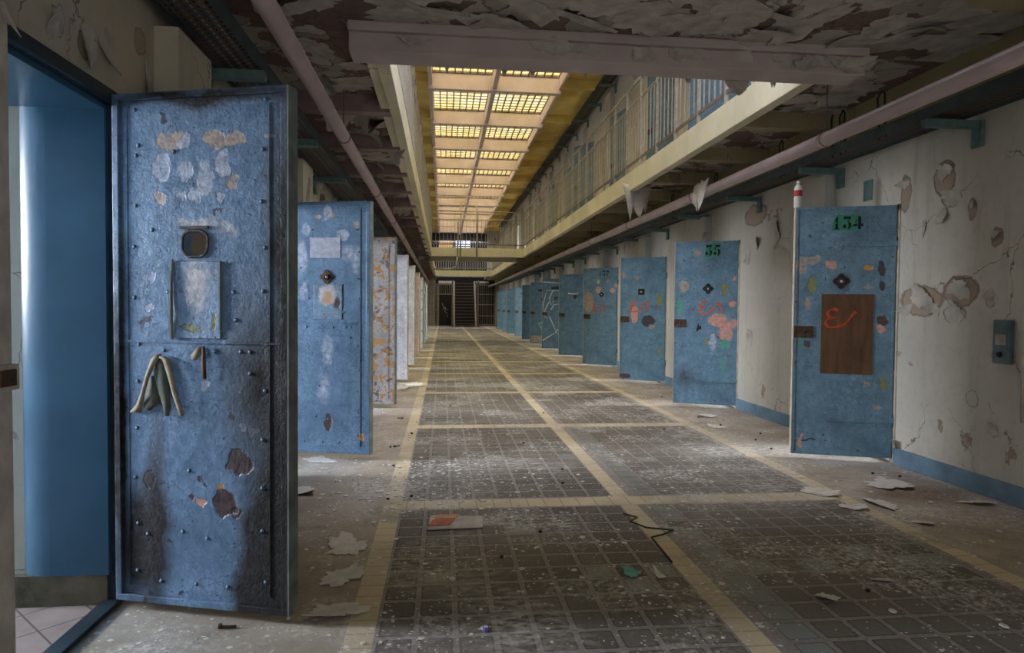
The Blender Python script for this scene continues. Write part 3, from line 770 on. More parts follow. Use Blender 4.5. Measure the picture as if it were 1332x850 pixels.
for i in range(8):
    d = right_door(4 + i, RIGHT[4 + i], farang[i], mR[4 + (i > 3)], farlab[i], simple=True); farD.append(d)
    if i in (0, 1, 2, 4): rosette(-.35, 1.50, .045, d, square=(i > 0))
    if i in (1, 2, 4): B().box(-.50, -.27, -.004, 0, 1.77, 1.84).build('name_label', M['frame_l'], d, label='dark blue name label')
B().tube([(-.52, -.02, 1.60), (-.50, -.03, 1.585), (-.35, -.035, 1.575), (-.24, -.02, 1.59)], .018, 8).build('handle_bar', M['white_spray'], farD[0], smooth=True, label='white handle bar')
b = B()
stroke(b, [(-.78, 1.99), (-.45, 1.97), (-.1, 1.93)], .035); stroke(b, [(-.76, 1.10), (-.73, 1.35), (-.64, 1.72), (-.40, 1.73), (-.02, 1.70)], .03)
stroke(b, [(-.56, 1.40), (-.66, 1.2), (-.74, 1.0), (-.62, .90)], .03); stroke(b, [(-.45, 1.72), (-.56, 1.50), (-.50, 1.30), (-.42, 1.42)], .03)
stroke(b, [(-.50, 1.16), (-.42, 1.30), (-.25, 1.33), (-.10, 1.22), (-.02, 1.02)], .03); stroke(b, [(-.55, .95), (-.42, .70), (-.33, .46)], .03)
stroke(b, [(-.77, .22), (-.55, .36), (-.36, .48), (-.2, .40), (-.04, .22)], .035); stroke(b, [(-.36, .48), (-.28, .58)], .03)
b.build('sprayed_graffiti', M['white_spray'], farD[1], label='white sprayed lines')
b = B(); stroke(b, [(-.04, .92), (-.22, .80), (-.48, .66), (-.36, .50), (-.20, .38), (-.03, .36)], .04); b.build('sprayed_graffiti', M['white_spray'], farD[2], label='white sprayed V')
B().box(-.74, -.03, -.004, 0, .03, .26).build('kick_plate', M['rail'], farD[2])

# upper gallery doors standing open
mU = mR[4]
for i, h in enumerate(UPR[1:9]):
    d = right_door(0, h, [-36, -40, -76, -82, -60, -84, -80, -84][i], mU, ['blue door on the upper gallery behind railing, highest in the picture', 'blue door with orange spot on the upper gallery, beside the highest one', 'third blue door on the upper gallery counting from the near beam', 'fourth blue door on the upper gallery counting from the near beam', 'fifth blue door on the upper gallery counting from the near beam', 'sixth blue door on the upper gallery counting from the near beam', 'seventh blue door on the upper gallery, far down the railing', 'eighth blue door on the upper gallery, just before the footbridge'][i],
                   zb=ZF1 + .04, ztop=ZF1 + 2.12, simple=True, lock=(i > 0))
    if i == 1: B().prism([(-.30, .95), (-.24, .93), (-.22, .99), (-.25, 1.06), (-.31, 1.02)], face, 0, .003).build('paint_spot', M['orange'], d)

# ---- left doors (inner faces towards the camera)
BL = (.105, .185, .315)
B_D1 = [(0.244, 1.912, 0.0618, 0.0427, 'tan', 0.12), (0.212, 1.806, 0.0381, 0.0612, 'lil', 0.12), (0.306, 1.906, 0.0273, 0.0273, 'lil', 0.12), (0.445, 1.91, 0.0468, 0.0271, 'tan', 0.12), (0.525, 1.908, 0.0661, 0.0209, 'tan', 0.12), (0.481, 1.813, 0.0334, 0.0571, 'lil', 0.12), (0.319, 1.784, 0.0307, 0.0395, 'lil', 0.12), (0.407, 1.749, 0.0371, 0.0726, 'lil', 0.12), (0.356, 1.695, 0.0272, 0.0243, 'lil', 0.12), (0.531, 1.745, 0.0299, 0.033, 'tan', 0.12), (0.211, 1.68, 0.0277, 0.0246, 'tan', 0.12), (0.304, 1.69, 0.0206, 0.0244, 'lil', 0.12), (0.474, 1.675, 0.0201, 0.0181, 'lil', 0.12), (0.686, 1.916, 0.0195, 0.0148, 'lil', 0.12), (0.382, 1.588, 0.0945, 0.0243, 'pale', 0.5), (0.493, 1.562, 0.0467, 0.0242, 'pale', 0.5), (0.174, 1.372, 0.0175, 0.0155, 'lil', 0.12), (0.152, 1.244, 0.0176, 0.0156, 'lil', 0.12), (0.55, 0.631, 0.0535, 0.0522, 'brn', 0.12), (0.488, 0.464, 0.0541, 0.0558, 'brn', 0.12), (0.475, 0.531, 0.0203, 0.0155, 'ora', 0.12), (0.156, 0.547, 0.0248, 0.0379, 'brn', 0.12), (0.379, 0.466, 0.0275, 0.0094, 'pink', 0.12), (0.334, 0.479, 0.0138, 0.0125, 'brn', 0.12), (0.532, 0.426, 0.0202, 0.0247, 'brn', 0.12), (0.614, 0.948, 0.0132, 0.0091, 'lil', 0.12), (0.551, 0.916, 0.01, 0.0092, 'lil', 0.12), (0.399, 0.942, 0.0171, 0.0185, 'lil', 0.12), (0.614, 0.766, 0.0199, 0.0153, 'lil', 0.12), (0.567, 0.776, 0.0167, 0.0153, 'lil', 0.12)]
S_D1 = [(0.78, 0.53, 0.15, 0.56, 'k', 0.7), (0.71, 0.26, 0.17, 0.36, 'k', 0.4), (0.62, .10, .11, .12, 'k', .5), (0.103, 0.283, 0.09, 0.24, 'k', 0.6), (0.184, 0.33, 0.05, 0.40, 'k', 1.0), (0.746, 1.372, 0.075, 0.75, 'k', 1.1), (.62, .95, .10, .28, 'k', 1.3), (0.385, 2.085, 0.3945, 0.0321, 'k', 0.9), (0.019, 0.74, 0.0323, 0.6311, 'k', 0.8)]  # soot patches, plus a tall upper right strip of painted shade
tanlate = [(0.672, 0.337, 0.0429, 0.0675, 'tan', 0.12), (0.673, 0.558, 0.0132, 0.0153, 'tan', 0.12)]
B_D2 = [(0.184, 1.642, 0.0468, 0.1384, 'lil', 0.3), (0.403, 2.004, 0.033, 0.0561, 'lil', 0.12), (0.317, 1.968, 0.0331, 0.0187, 'tan', 0.12), (0.449, 1.979, 0.0263, 0.0187, 'tan', 0.12), (0.535, 1.828, 0.0524, 0.0435, 'lil', 0.12), (0.652, 1.908, 0.026, 0.0372, 'tan', 0.12), (0.6, 1.673, 0.0783, 0.0622, 'lil', 0.4), (0.403, 0.882, 0.0464, 0.1261, 'lil', 0.6), (0.37, 0.571, 0.0532, 0.114, 'lil', 0.6), (0.417, 0.287, 0.0332, 0.0761, 'brn', 0.12), (0.695, 0.171, 0.0262, 0.0315, 'ora', 0.12), (0.403, 1.341, 0.0793, 0.0941, 'pale', 0.12), (0.41, 1.322, 0.0463, 0.0628, 'ora', 0.4), (0.496, 1.279, 0.0329, 0.0564, 'brn', 0.12), (0.217, 1.875, 0.04, 0.0502, 'lil', 0.4), (0.197, 1.371, 0.0334, 0.0757, 'lil', 0.5), (0.646, 1.592, 0.0326, 0.0746, 'lil', 0.5)]
mD1 = painted_metal('scorched_blue_door_paint', (.115, .22, .375), dz(B_D1), dz(S_D1), (.04, .04, .05), .66, (.27, .30, .38), .68, .36, 1.5)
mD2 = painted_metal('blue_door_paint_labelled', (.105, .21, .35), dz(B_D2), (), (.06, .05, .05), .72, (.34, .38, .46), .71, .40, 1.3)
mD3 = painted_metal('grey_ochre_door_paint', (.34, .32, .31), (), (), (.36, .18, .045), .54, (.11, .09, .08), .60, .6, 1.3, .3)
mD4 = painted_metal('lilac_white_door_paint', (.58, .57, .60), (), (), (.35, .22, .16), .70, None, .7, .6)
mD5 = painted_metal('cream_door_paint', (.56, .53, .47), (), (), (.16, .15, .14), .64, (.40, .28, .14), .69, .6)
mD6 = painted_metal('tan_brown_door_paint', (.42, .24, .14), (), (), (.30, .18, .10), .72, None, .7, .6)
mD7 = painted_metal('cream_speckled_door_paint', (.55, .50, .40), (), (), (.09, .08, .07), .60, None, .7, .6)
mD8 = painted_metal('green_door_paint', (.17, .24, .18), (), (), (.30, .31, .27), .62, None, .7, .6)
mD9 = painted_metal('white_far_door_paint', (.60, .60, .58), (), (), (.35, .33, .30), .68, None, .7, .6)
M['hole_metal'] = plain('torn_rusty_hole_rim', (.07, .065, .06), .7, .2, .4, 30)

def rivets(parent, mat, pts, r=.009):
    o0 = None
    for (u, z) in pts:
        if o0 is None: o0 = B().dome((0, 0, 0), (0, -1, 0), r, .006).build('rivet', mat, parent, smooth=True); o = o0
        else: o = o0.copy(); col.objects.link(o)
        o.location = (u, 0, z)
def left_door(y, ang, mat, label, detail=0, w=.767, edge='greyedge', z1=2.105):
    zb = .05 if detail != 1 else .04
    t = thing('cell_door', label, 'door', (XL + .02, y, zb), R(ang)); H = z1 - zb
    leaf, f = slab(0, w, 0, H, mat, t, th=.05, lip=.016 if detail else .01, lw=.028)
    f.build('edge_angle', mat, t, bevel=.003)
    B().box(w, w + .008, -.018, .052, 0, H).build('leaf_edge', M[edge], t)
    if detail:
        # plate seam and rivet lines
        B().box(.03, w - .03, -.006, 0, 1.065, 1.073).build('plate_seam', mat, t)
        B().box(.055, .06, -.004, 0, .06, H - .06).build('plate_seam', mat, t); B().box(w - .085, w - .08, -.004, 0, .06, H - .06).build('plate_seam', mat, t)
        pts = []
        for zz in [.14 + .187 * i for i in range(11)]:
            if zz < H - .05: pts += [(.095 + random.uniform(-.012, .012), zz + random.uniform(-.02, .02)), (w - .105 + random.uniform(-.012, .012), zz + random.uniform(-.02, .02))]
        for uu in (.22, .45, .56, .60): pts.append((uu, 1.035))
        for uu in (.2, .36, .5): pts.append((uu, .09))
        pts += [(.30, .30), (.41, .28), (.24, 1.27), (.53, 1.27), (.54, 1.16), (.33, .55), (.14, .28), (.17, 1.52), (.27, 1.83), (.11, 1.86), (.60, .95)]
        rivets(t, mat, pts)
    for zz in (.30, 1.05, 1.78): B().tube([(-.012, .02, zz - .05), (-.012, .02, zz + .05)], .012, 10).build('hinge_knuckle', M['frame_l'], t, smooth=True)
    return t, leaf
d1, leaf = left_door(LEFT[0], -16.3, mD1, 'large scorched blue riveted steel door with a ragged peephole, beside the blue doorway', 1)
# ragged hole through the leaf
hp = []
for i in range(20):
    a = 2 * math.pi * i / 20
    ru = .055 if math.cos(a) < 0 else .060
    hp.append((.362 + ru * math.copysign(abs(math.cos(a)) ** .7, math.cos(a)) * random.uniform(.93, 1.05), 1.462 + .052 * math.copysign(abs(math.sin(a)) ** .7, math.sin(a)) * random.uniform(.93, 1.05)))
c1 = B().prism(hp, face, -.09, .09).build('cutter', M['dark']); c1.parent = d1
bpy.context.view_layer.update(); cut(leaf, c1)
ring = [(u, -.003, z) for (u, z) in hp] + [(hp[0][0], -.003, hp[0][1])]
B().tube(ring, .006, 6).build('torn_rim', M['hole_metal'], d1)
B().box(.30, .425, -.012, -.002, 1.520, 1.532).build('hatch_hinge_remnant', M['hole_metal'], d1)
hatch_m = painted_metal('flaking_pale_hatch_paint', (.18, .29, .46), [(.374, 1.30, .06, .10, 'pale', .5), (.374, 1.30, .04, .13, 'pale', .6), (.352, 1.125, .0615, .012, 'olive', .12), (.448, 1.15, .012, .03, 'olive', .12)], (), (.10, .09, .10), .68, None, .7, .5, 1.6)
h = B().box(.268, .475, -.007, 0, 1.085, 1.392).build('hatch_plate', hatch_m, d1, bevel=.002, label='flaking pale hatch plate')
B().tube([(.262, -.010, 1.08), (.266, -.020, 1.18), (.262, -.014, 1.28), (.266, -.010, 1.40)], [.007, .010, .008, .006], 6).build('hatch_lip', M['olive'] if 'olive' in M else M['greyedge'], h)
B().box(.472, .478, -.012, 0, 1.12, 1.392).build('hatch_lip', M['greyedge'], h)
# torn handle: two hanging strips of leather-like tape joined on top
M['strap_tan'] = plain('weathered_tan_strap', (.22, .19, .125), .7, 0, .35, 20)
M['strap_olive'] = plain('olive_stained_strap', (.075, .085, .065), .7, 0, .35, 20)
def ribbon(pts, ws, mat, name, parent, th=.003):
    g = []
    for (u, z, y), wd in zip(pts, ws): g.append([(u - wd / 2, -y, z), (u, -y - .004, z), (u + wd / 2, -y, z)])
    return B().sheet(g, th).build(name, mat, parent, smooth=True)
ribbon([(.205, 1.02, .012), (.185, .99, .016), (.160, .93, .02), (.140, .86, .022), (.118, .81, .015), (.095, .78, .008)], [.03, .028, .02, .018, .03, .055], M['strap_tan'], 'torn_strap', d1)
ribbon([(.215, 1.01, .012), (.245, 1.0, .02), (.268, .94, .026), (.285, .87, .026), (.305, .81, .022), (.315, .775, .02)], [.03, .034, .026, .020, .024, .022], M['strap_tan'], 'torn_strap', d1)
ribbon([(.205, 1.0, .006), (.215, .95, .010), (.225, .88, .012), (.240, .82, .014), (.240, .77, .01)], [.08, .07, .05, .035, .018], M['strap_olive'], 'torn_strap', d1)
ribbon([(.17, .93, .006), (.175, .88, .008), (.17, .82, .01), (.15, .79, .01)], [.02, .05, .07, .03], M['strap_olive'], 'torn_strap', d1)
ribbon([(.405, 1.055, .01), (.41, 1.0, .018), (.409, .95, .014), (.41, .925, .012)], [.010, .018, .020, .016], M['red_rust'] if 'red_rust' in M else M['rust'], 'torn_strip', d1)
ribbon([(.385, 1.05, .004), (.37, 1.02, .008), (.36, 1.0, .006)], [.02, .04, .02], M['strap_tan'], 'torn_strip', d1)

d2, leaf2 = left_door(LEFT[1], -14.5, mD2, 'blue riveted steel door with pale paper label and rusty peephole, behind the scorched door', 2)
B().box(.252, .515, -.003, 0, 1.60, 1.765).build('paper_label', plain('whitewashed_label', (.42, .44, .53), .8, 0, .25, 26), d2, label='pale whitewashed label')
b = B(); b.box(.285, .53, -.005, 0, 1.10, 1.385); hp2 = b.build('hatch_plate', painted_metal('rusting_hatch_paint', (.16, .26, .38), [(.403, 1.30, .08, .09, 'pale', .2), (.41, 1.27, .05, .06, 'ora', .4), (.49, 1.23, .03, .05, 'brn', .2)], (), (.20, .12, .06), .60), d2, bevel=.002)
rosette(.397, 1.445, .05, d2, 'rust')
lab = ['grey door with ochre rust patches, third leaf along the beige pipe side', 'lilac-white painted door leaf next beyond the grey ochre one', 'cream door leaf with dark chips beyond the lilac-white one', 'tan brown door leaf, the only brown one in its row',
       'cream speckled door leaf beyond the tan brown one', 'dull green door leaf, the only green one in its row', 'white door leaf beyond the green one, nearest the barred end gate']
for i, (mm, lb) in enumerate(zip((mD3, mD4, mD5, mD6, mD7, mD8, mD9), lab)):
    left_door(LEFT[2 + i], -14, mm, lb, 0 if i else 3, edge='cream_edge' if i else 'greyedge')

# ------------------------------------------------------------------ pipes
def pipe(label, X, z, r, y0, y1, hang, name='ceiling_pipe'):
    t = thing(name, label, 'pipe', (X, y0, z))
    B().tube([(0, 0, 0), (0, y1 - y0, 0)], r, 18).build('pipe_run', M['pipe'], t, smooth=True)
    b = None; k = 0
    for y in hang:
        if b is None:
            a = B(); ring = [(r * 1.07 * math.cos(A), 0, r * 1.07 * math.sin(A)) for A in [2 * math.pi * i / 16 for i in range(17)]]
            a.tube(ring, .006, 6); a.tube([(0, 0, r), (0, 0, 3.1 - z)], .005, 6)
            b = a.build('pipe_hanger', M['rail_dark'], t); o = b
        else: o = b.copy(); col.objects.link(o)
        o.location = (0, y - y0, 0)
    c0 = None
    for y in [4.9 + 2.6 * i for i in range(5)]:
        if c0 is None: c0 = B().tube([(0, -.05, 0), (0, .05, 0)], r * 1.06, 18).build('pipe_sleeve', M['pipe'], t, smooth=True); o = c0
        else: o = c0.copy(); col.objects.link(o)
        o.location = (0, y - y0, 0)
pipe('thick pinkish beige pipe hung under the left-hand gallery, above the scorched door', -.85, 2.70, .052, YB, 42.9, [5.75 + 2.73 * i for i in range(9)])
pipe('thick pinkish beige pipe hung above the doors stencilled 134 and 35', 2.98, 2.60, .055, YB, 42.9, [4.9 + 2.73 * i for i in range(9)])
for (x, lb) in ((.47, 'thin downpipe on the far footbridge, with a kinked foot'), (.57, 'thin downpipe beside the kinked one on the far footbridge'), (1.10, 'single tall downpipe standing apart on the far footbridge')):
    b = B(); b.tube([(x, V1[1] - .05, 2.92), (x, V1[1] - .05, 4.2 if x < .5 else 4.75)], .022, 8)
    if x < .5: b.tube([(x, V1[1] - .05, 2.92), (x - .05, V1[1] - .05, 2.62), (x - .15, V1[1] - .05, 2.52), (x - .8, V1[1] - .05, 2.5)], .022, 8)
    tag(b.build('downpipe', M['rail'], smooth=True), lb, 'pipe')

# ------------------------------------------------------------------ cable trays
def tray(label, x0, x1, z, y0, y1, wallx, brk, loops=()):
    s = 1 if wallx > (x0 + x1) / 2 else -1
    t = thing('cable_tray', label, 'cable tray', ((x0 + x1) / 2, y0, z)); L = y1 - y0; h = (x1 - x0) / 2
    B().box(-h, h, 0, L, 0, .004).build('perforated_bed', M['tray'], t)
    b = B(); b.box(-h - .012, -h, 0, L, -.02, .055); b.box(h, h + .012, 0, L, -.02, .055); b.build('side_rail', M['tray_rail'], t)
    b = B()
    for k in range(4):
        off = -h * .6 + k * h * .4
        pts = [(off + .012 * math.sin(j * .9 + k), L * j / 40, .018 + .008 * math.sin(j * 1.3 + k)) for j in range(41)]
        b.tube(pts, .012, 6)
    b.build('cables', M['cable'], t, smooth=True)
    a0 = None
    for y in brk:
        if a0 is None:
            a = B(); wx = wallx - (x0 + x1) / 2
            a.box(min(wx, -s * (h + .02)), max(wx, -s * (h + .02)), -.03, .03, -.075, -.022)
            a.quad_box([(wx - s * .03, -.045, -.20), (wx, -.045, -.20), (wx, .045, -.20), (wx - s * .03, .045, -.20), (wx - s * .03, -.045, -.02), (wx, -.045, -.02), (wx, .045, -.02), (wx - s * .03, .045, -.02)])
            a0 = a.build('wall_bracket', M['teal'], t, bevel=.004); o = a0
        else: o = a0.copy(); col.objects.link(o)
        o.location = (0, y - y0, 0)
    for (y, w_) in loops:
        c = -s * h * .7
        B().tube([(c, y - y0, -.02), (c - s * .02, y - y0, .18), (c - s * .01, y - y0 + .01, .31), (c, y - y0 + w_ * .5, .345), (c, y - y0 + w_, .30), (c + s * .02, y - y0 + w_, .05), (c + s * .02, y - y0 + w_, -.02)], .007, 6).build('wire_loop', M['cable'], t, smooth=True)
    return t
tray('dark perforated cable tray on teal brackets above the scorched blue door', -1.29, -1.04, 2.62, YB, 40, XL, [3.93 + 1.56 * i for i in range(12)])
tray('dark perforated cable tray on teal brackets above the door stencilled 134', 3.30, 3.56, 2.60, YB, 40, XR, [4.23 + 1.58 * i for i in range(14)], [(4.70, .11), (5.20, .10), (5.38, .04), (6.20, .10), (7.76, .12), (9.3, .12)])
tray('high cable tray on teal brackets under the yellow roof soffit', 3.36, 3.58, 6.12, V1[0], 40, XR, [9.9 + 1.37 * i for i in range(14)])
for (y, g) in ((0, 0),):
    b = B(); ring = [(3.60, 9.6 + .2 * math.cos(A), 5.75 + .2 * math.sin(A)) for A in [2 * math.pi * i / 20 for i in range(21)]]

# ------------------------------------------------------------------ wall fittings
t = thing('switch_box', 'blue-grey metal switch box with flaking front on pale wall beside door 134', 'switch box', (XR, 3.96, 1.06))
B().box(-.045, 0, -.062, .062, -.144, .144).build('box_body', plain('blue_grey_box_paint', (.10, .15, .17), .5, 0, .4, 12), t, bevel=.006)
B().box(-.05, -.045, -.045, .035, -.02, .05).build('flaking_patch', M['rail'], t); B().dome((-.05, .0, -.085), (-1, 0, 0), .02, .014, 12).build('switch_knob', M['dark'], t, smooth=True)
tag(B().box(XR - .008, XR, 5.36, 5.48, 2.22, 2.40).build('blank_wall_plate', M['teal'], bevel=.002), 'small blue-grey blank plate on wall above door 134', 'wall plate')
tag(B().tube([(XR - .02, 3.80, .55), (XR - .02, 3.80, .98), (XR - .02, 3.79, 1.0)], .014, 8).build('conduit_stub', M['cream_edge'], smooth=True), 'short pale vertical conduit at the frame edge below the switch box', 'conduit')
# latch keeper on the near jamb of the first doorway
t = thing('latch_keeper', 'cream steel latch keeper sticking out of the jamb at picture edge', 'latch', (XL, 2.13, 1.04))
B().box(-.01, .03, -.05, .075, -.05, .03).build('keeper_body', M['cream_edge'], t, bevel=.004); B().box(.03, .036, -.02, .05, -.035, .015).build('keeper_slot', M['rust'], t)
b = B(); b.box(XL - .06, XL + .016, 1.9, 2.19, 0, 2.16); b.build('jamb_facing', M['cream_edge'], WL, kind='structure')
# spray can resting on top of door 134
cx_, cy_ = 2.975, 5.285
t = thing('spray_can', 'white and red spray can standing on top of door 134', 'spray can', (cx_, cy_, 2.12)); t.scale = (1.1, 1.1, 1.12)
B().tube([(0, 0, 0), (0, 0, .005), (0, 0, .15), (0, 0, .165), (0, 0, .172)], [.028, .030, .030, .022, .012], 16).build('can_body', M['white'], t, smooth=True)
B().tube([(0, 0, .085), (0, 0, .13)], .0308, 16, False).build('can_label', plain('red_can_label', (.45, .05, .04), .5), t, smooth=True)
B().tube([(0, 0, .172), (0, 0, .20)], .014, 12).build('can_cap', M['white_spray'], t, smooth=True)

# ------------------------------------------------------------------ gates, stair at the far end
def gate(label, x0, x1, y, z1, solid=None, mid=(.95, 1.9)):
    t = thing('barred_gate', label, 'gate', (x0, y, 0)); w = x1 - x0
    f = B(); f.box(0, .06, -.03, .03, 0, z1); f.box(w - .06, w, -.03, .03, 0, z1); f.box(0, w, -.03, .03, z1 - .06, z1)
    f.build('gate_frame', M['rail'], t)
    for z in mid: B().box(0, w, -.02, .02, z - .025, z + .025).build('cross_rail', M['rail'], t)
    n = int(w / .12); b0 = None
    for i in range(1, n):
        if b0 is None: b0 = B().tube([(0, 0, 0.02 if solid is None else solid), (0, 0, z1)], .011, 6).build('bar', M['rail'], t); o = b0
        else: o = b0.copy(); col.objects.link(o)
        o.location = (w * i / n, 0, 0)
    if solid: 
        pn = B().box(.05, w - .05, -.015, .015, .02, solid).build('black_panel', M['dark'], t)
        b = B(); sgn = [(.25, 1.5), (.35, 1.25), (.5, 1.1), (.42, .95), (.62, .8), (.6, .55)]
        b.tube([(u, -.02, z) for u, z in sgn], .02, 5); b.tube([(.3, -.02, 1.05), (.45, -.02, 1.25), (.6, -.02, 1.0)], .018, 5)
        b.build('chalk_scrawl', M['rail'], pn, label='faint white scrawl')
gate('far barred gate with solid black lower panel, next to the stair', -.32, .66, YE - .6, 2.75, 2.05, (2.08,))
gate('far barred gate of plain bars between stair and blue-green doors', 2.10, 3.45, YE - .6, 2.75, None, (.10, .68, 1.42, 2.1))
gate('narrow barred side panel at the far end beside the white door leaf', -.95, -.34, YE - .6, 2.75, None, (.12, 1.05, 1.5, 2.1))
tag(B().box(-.3, .60, YE - .66, YE - .56, 2.78, 2.95).build('lintel_plate', M['white'], bevel=.01), 'white plate above the gate with black panel', 'panel')
tag(B().box(2.15, 3.0, YE - .66, YE - .56, 2.82, 2.95).build('lintel_plate', M['white'], bevel=.01), 'white chipped plate above the plain barred gate', 'panel')
t = thing('steel_stair', 'dark open-tread steel stair in the middle of the far end', 'stair', (.70, 40.6, 0))
for x in (0, 1.34): B().quad_box([(x - .05, 0, 0), (x + .05, 0, 0), (x + .05, .3, 0), (x - .05, .3, 0), (x - .05, 2.4, 2.95), (x + .05, 2.4, 2.95), (x + .05, 2.7, 2.95), (x - .05, 2.7, 2.95)]).build('stringer', M['rail_dark'], t)
for x in (-.12, 1.46): B().box(x - .05, x + .05, -.05, .05, 0, 2.9).build('stair_post', M['rail_dark'], t)
tr0 = None
M['tread'] = plain('worn_steel_tread', (.16, .12, .10), .5, .3, .3, 8)
for i in range(14):
    z = .2 * (i + 1)
    if tr0 is None: tr0 = B().box(.04, 1.30, 0, .22, -.02, .02).build('tread', M['tread'], t); o = tr0
    else: o = tr0.copy(); col.objects.link(o)
    o.location = (0, 2.4 * z / 2.95 + .05, z)
tag(B().tube([(3.22, 33.6, 0), (3.22, 33.6, .5)], [.16, .12], 12).build('red_bucket', plain('faded_red_plastic', (.40, .06, .05), .5)), 'small red bucket on floor before the far gate', 'bucket')

# ------------------------------------------------------------------ peeling skins of paint
def flake_grid(c, u, v, nrm, w, h, curl, seed, ni=5, nj=4):
    rr = random.Random(seed); c, u, v, nrm = Vector(c), Vector(u), Vector(v), Vector(nrm); g = []
    jag = [rr.uniform(.75, 1.15) for _ in range(nj)]; wob = [rr.uniform(-.25, .25) for _ in range(ni)]
    for i in range(ni):
        s = i / (ni - 1); row = []
        for j in range(nj):
            q = j / (nj - 1) - .5
            wid = w * (1 - .65 * s ** 1.5) * (1 + .2 * wob[i])
            L = h * s * jag[j]
            a = curl * s
            row.append(c + u * (q * wid + wob[i] * w * .25 * s) + v * (L * math.cos(a * .6)) + nrm * (L * math.sin(a) * .9 + .002 + .01 * math.sin(q * 5 + seed) * s))
        g.append(row)
    return g
def outline(rr):
    ph = [rr.uniform(0, 6.28) for _ in range(5)]; am = [.16, .12, .10, .09, .09]
    fr = [2, 3, 5, 9, 13]
    return lambda a: 1 + sum(m_ * math.sin(f_ * a + p_) for m_, f_, p_ in zip(am, fr, ph))
def skin(c, u, v, nrm, w, h, lift, seed, n=8, base=.0015):
    """a ragged sheet of paint nearly flat on its surface, one side curling off"""
    rr = random.Random(seed); R_ = outline(rr); c, u, v, nrm = map(Vector, (c, u, v, nrm)); g = []; dr = rr.uniform(0, 6.28)
    for i in range(n):
        row = []
        for j in range(n):
            s_, q = i / (n - 1) * 2 - 1, j / (n - 1) * 2 - 1
            x = s_ * math.sqrt(1 - .5 * q * q); y = q * math.sqrt(1 - .5 * s_ * s_)
            k = R_(math.atan2(y, x)) if (abs(x) + abs(y)) > 1e-6 else 1
            x *= k; y *= k; t_ = max(0, x * math.cos(dr) + y * math.sin(dr) + .25)
            row.append(c + u * (x * w) + v * (y * h) + nrm * (base + lift * t_ * t_ + .0025 * rr.random()))
        g.append(row)
    return g
random.seed(11)
b = B()
for k in range(95):           # near ceiling
    x = random.uniform(XL + .1, XR - .1); y = random.uniform(3.5, 4.3) if k < 70 else random.uniform(1.8, 3.5); a = random.uniform(0, 6.28)
    u = Vector((math.cos(a), math.sin(a), 0)); v = Vector((-math.sin(a), math.cos(a), 0))
    b.sheet(skin((x, y, 3.099), u, v, (0, 0, -1), random.uniform(.08, .30), random.uniform(.06, .22), random.uniform(.0, .022), k), .0015)
b.build('hanging_paint_skins', M['plaster_flake'], CE, kind='stuff')
b = B()
for k in range(16):
    x = random.choice([random.uniform(1.5, 2.95), random.uniform(1.9, 2.95), random.uniform(-.6, 1.5)])
    b.sheet(skin((x, 4.398, random.uniform(2.97, 3.06)), (1, 0, 0), (0, 0, 1), (0, -1, 0), random.uniform(.04, .16), random.uniform(.03, .07), random.uniform(.0, .04), k + 500), .0015)
for x in (.02, .42, .62, 1.0, 1.35, 1.75, 2.1, 2.4):
    b.sheet(flake_grid((x, 4.635, 2.95), (1, 0, 0), (0, .1, -1), (0, -1, 0), random.uniform(.03, .07), random.uniform(.05, .08), .2, int(x * 100)), .0015)
b.sheet(flake_grid((2.12, 4.64, 2.98), (1, 0, 0), (0, .1, -1), (0, -1, 0), .22, .17, .2, 901), .002)
b.build('beam_paint_skins', M['plaster_flake'], CE, kind='stuff')
b = B()
for k in range(120):
    s_ = k % 2
    x = random.uniform(XL + .15, GL - .2) if s_ == 0 else random.uniform(GR + .2, XR - .15); y = 4.75 + 22 * random.random() ** 1.5; a = random.uniform(0, 6.28)
    u = Vector((math.cos(a), math.sin(a), 0)); v = Vector((-math.sin(a), math.cos(a), 0))
    b.sheet(skin((x, y, 3.099), u, v, (0, 0, -1), random.uniform(.08, .26), random.uniform(.06, .2), random.uniform(.0, .03) if k % 6 else .10, k + 1000), .0015)
b.build('gallery_paint_skins', M['plaster_flake'], CF, kind='stuff')
b = B()
WF = [(4.75, 1.43, .2), (4.363, 1.47, .17), (4.407, 1.30, .16), (4.539, 2.33, .12), (4.45, 2.14, .13), (4.953, 2.30, .08), (4.267, 2.03, .06), (4.066, 1.80, .07), (4.1, 1.40, .07), (4.9, 1.30, .1), (4.6, 1.30, .1), (5.0, .2, .12), (4.55, 2.0, .12)]
for i, (y, z, w_) in enumerate(WF):
    b.sheet(skin((XR - .001, y, z - w_ * .3), (0, 1, 0), (0, 0, -1), (-1, 0, 0), w_ * .55, w_ * .45, random.uniform(.015, .04), i + 40), .0015)
for k in range(48):
    h = RIGHT[random.randrange(0, 8)]; y = h - random.uniform(.05, 1.6); z = random.choice([random.uniform(1.9, 2.6), random.uniform(.1, 2.5)])
    b.sheet(skin((XR - .001, y, z), (0, 1, 0), (0, 0, -1), (-1, 0, 0), random.uniform(.02, .09), random.uniform(.03, .14), random.uniform(0, .035), k + 60), .0015)
b.build('curling_wall_paint', M['flake_wall'], WR, kind='stuff')
b = B()
for k in range(60):
    y = random.uniform(1.8, 14); z = random.uniform(2.15, 2.9)
    b.sheet(skin((XL + .001, y, z), (0, 1, 0), (0, 0, -1), (1, 0, 0), random.uniform(.02, .08), random.uniform(.03, .12), random.uniform(0, .04), k + 160), .0015)
b.build('curling_wall_paint', M['flake_wall'], WL, kind='stuff')
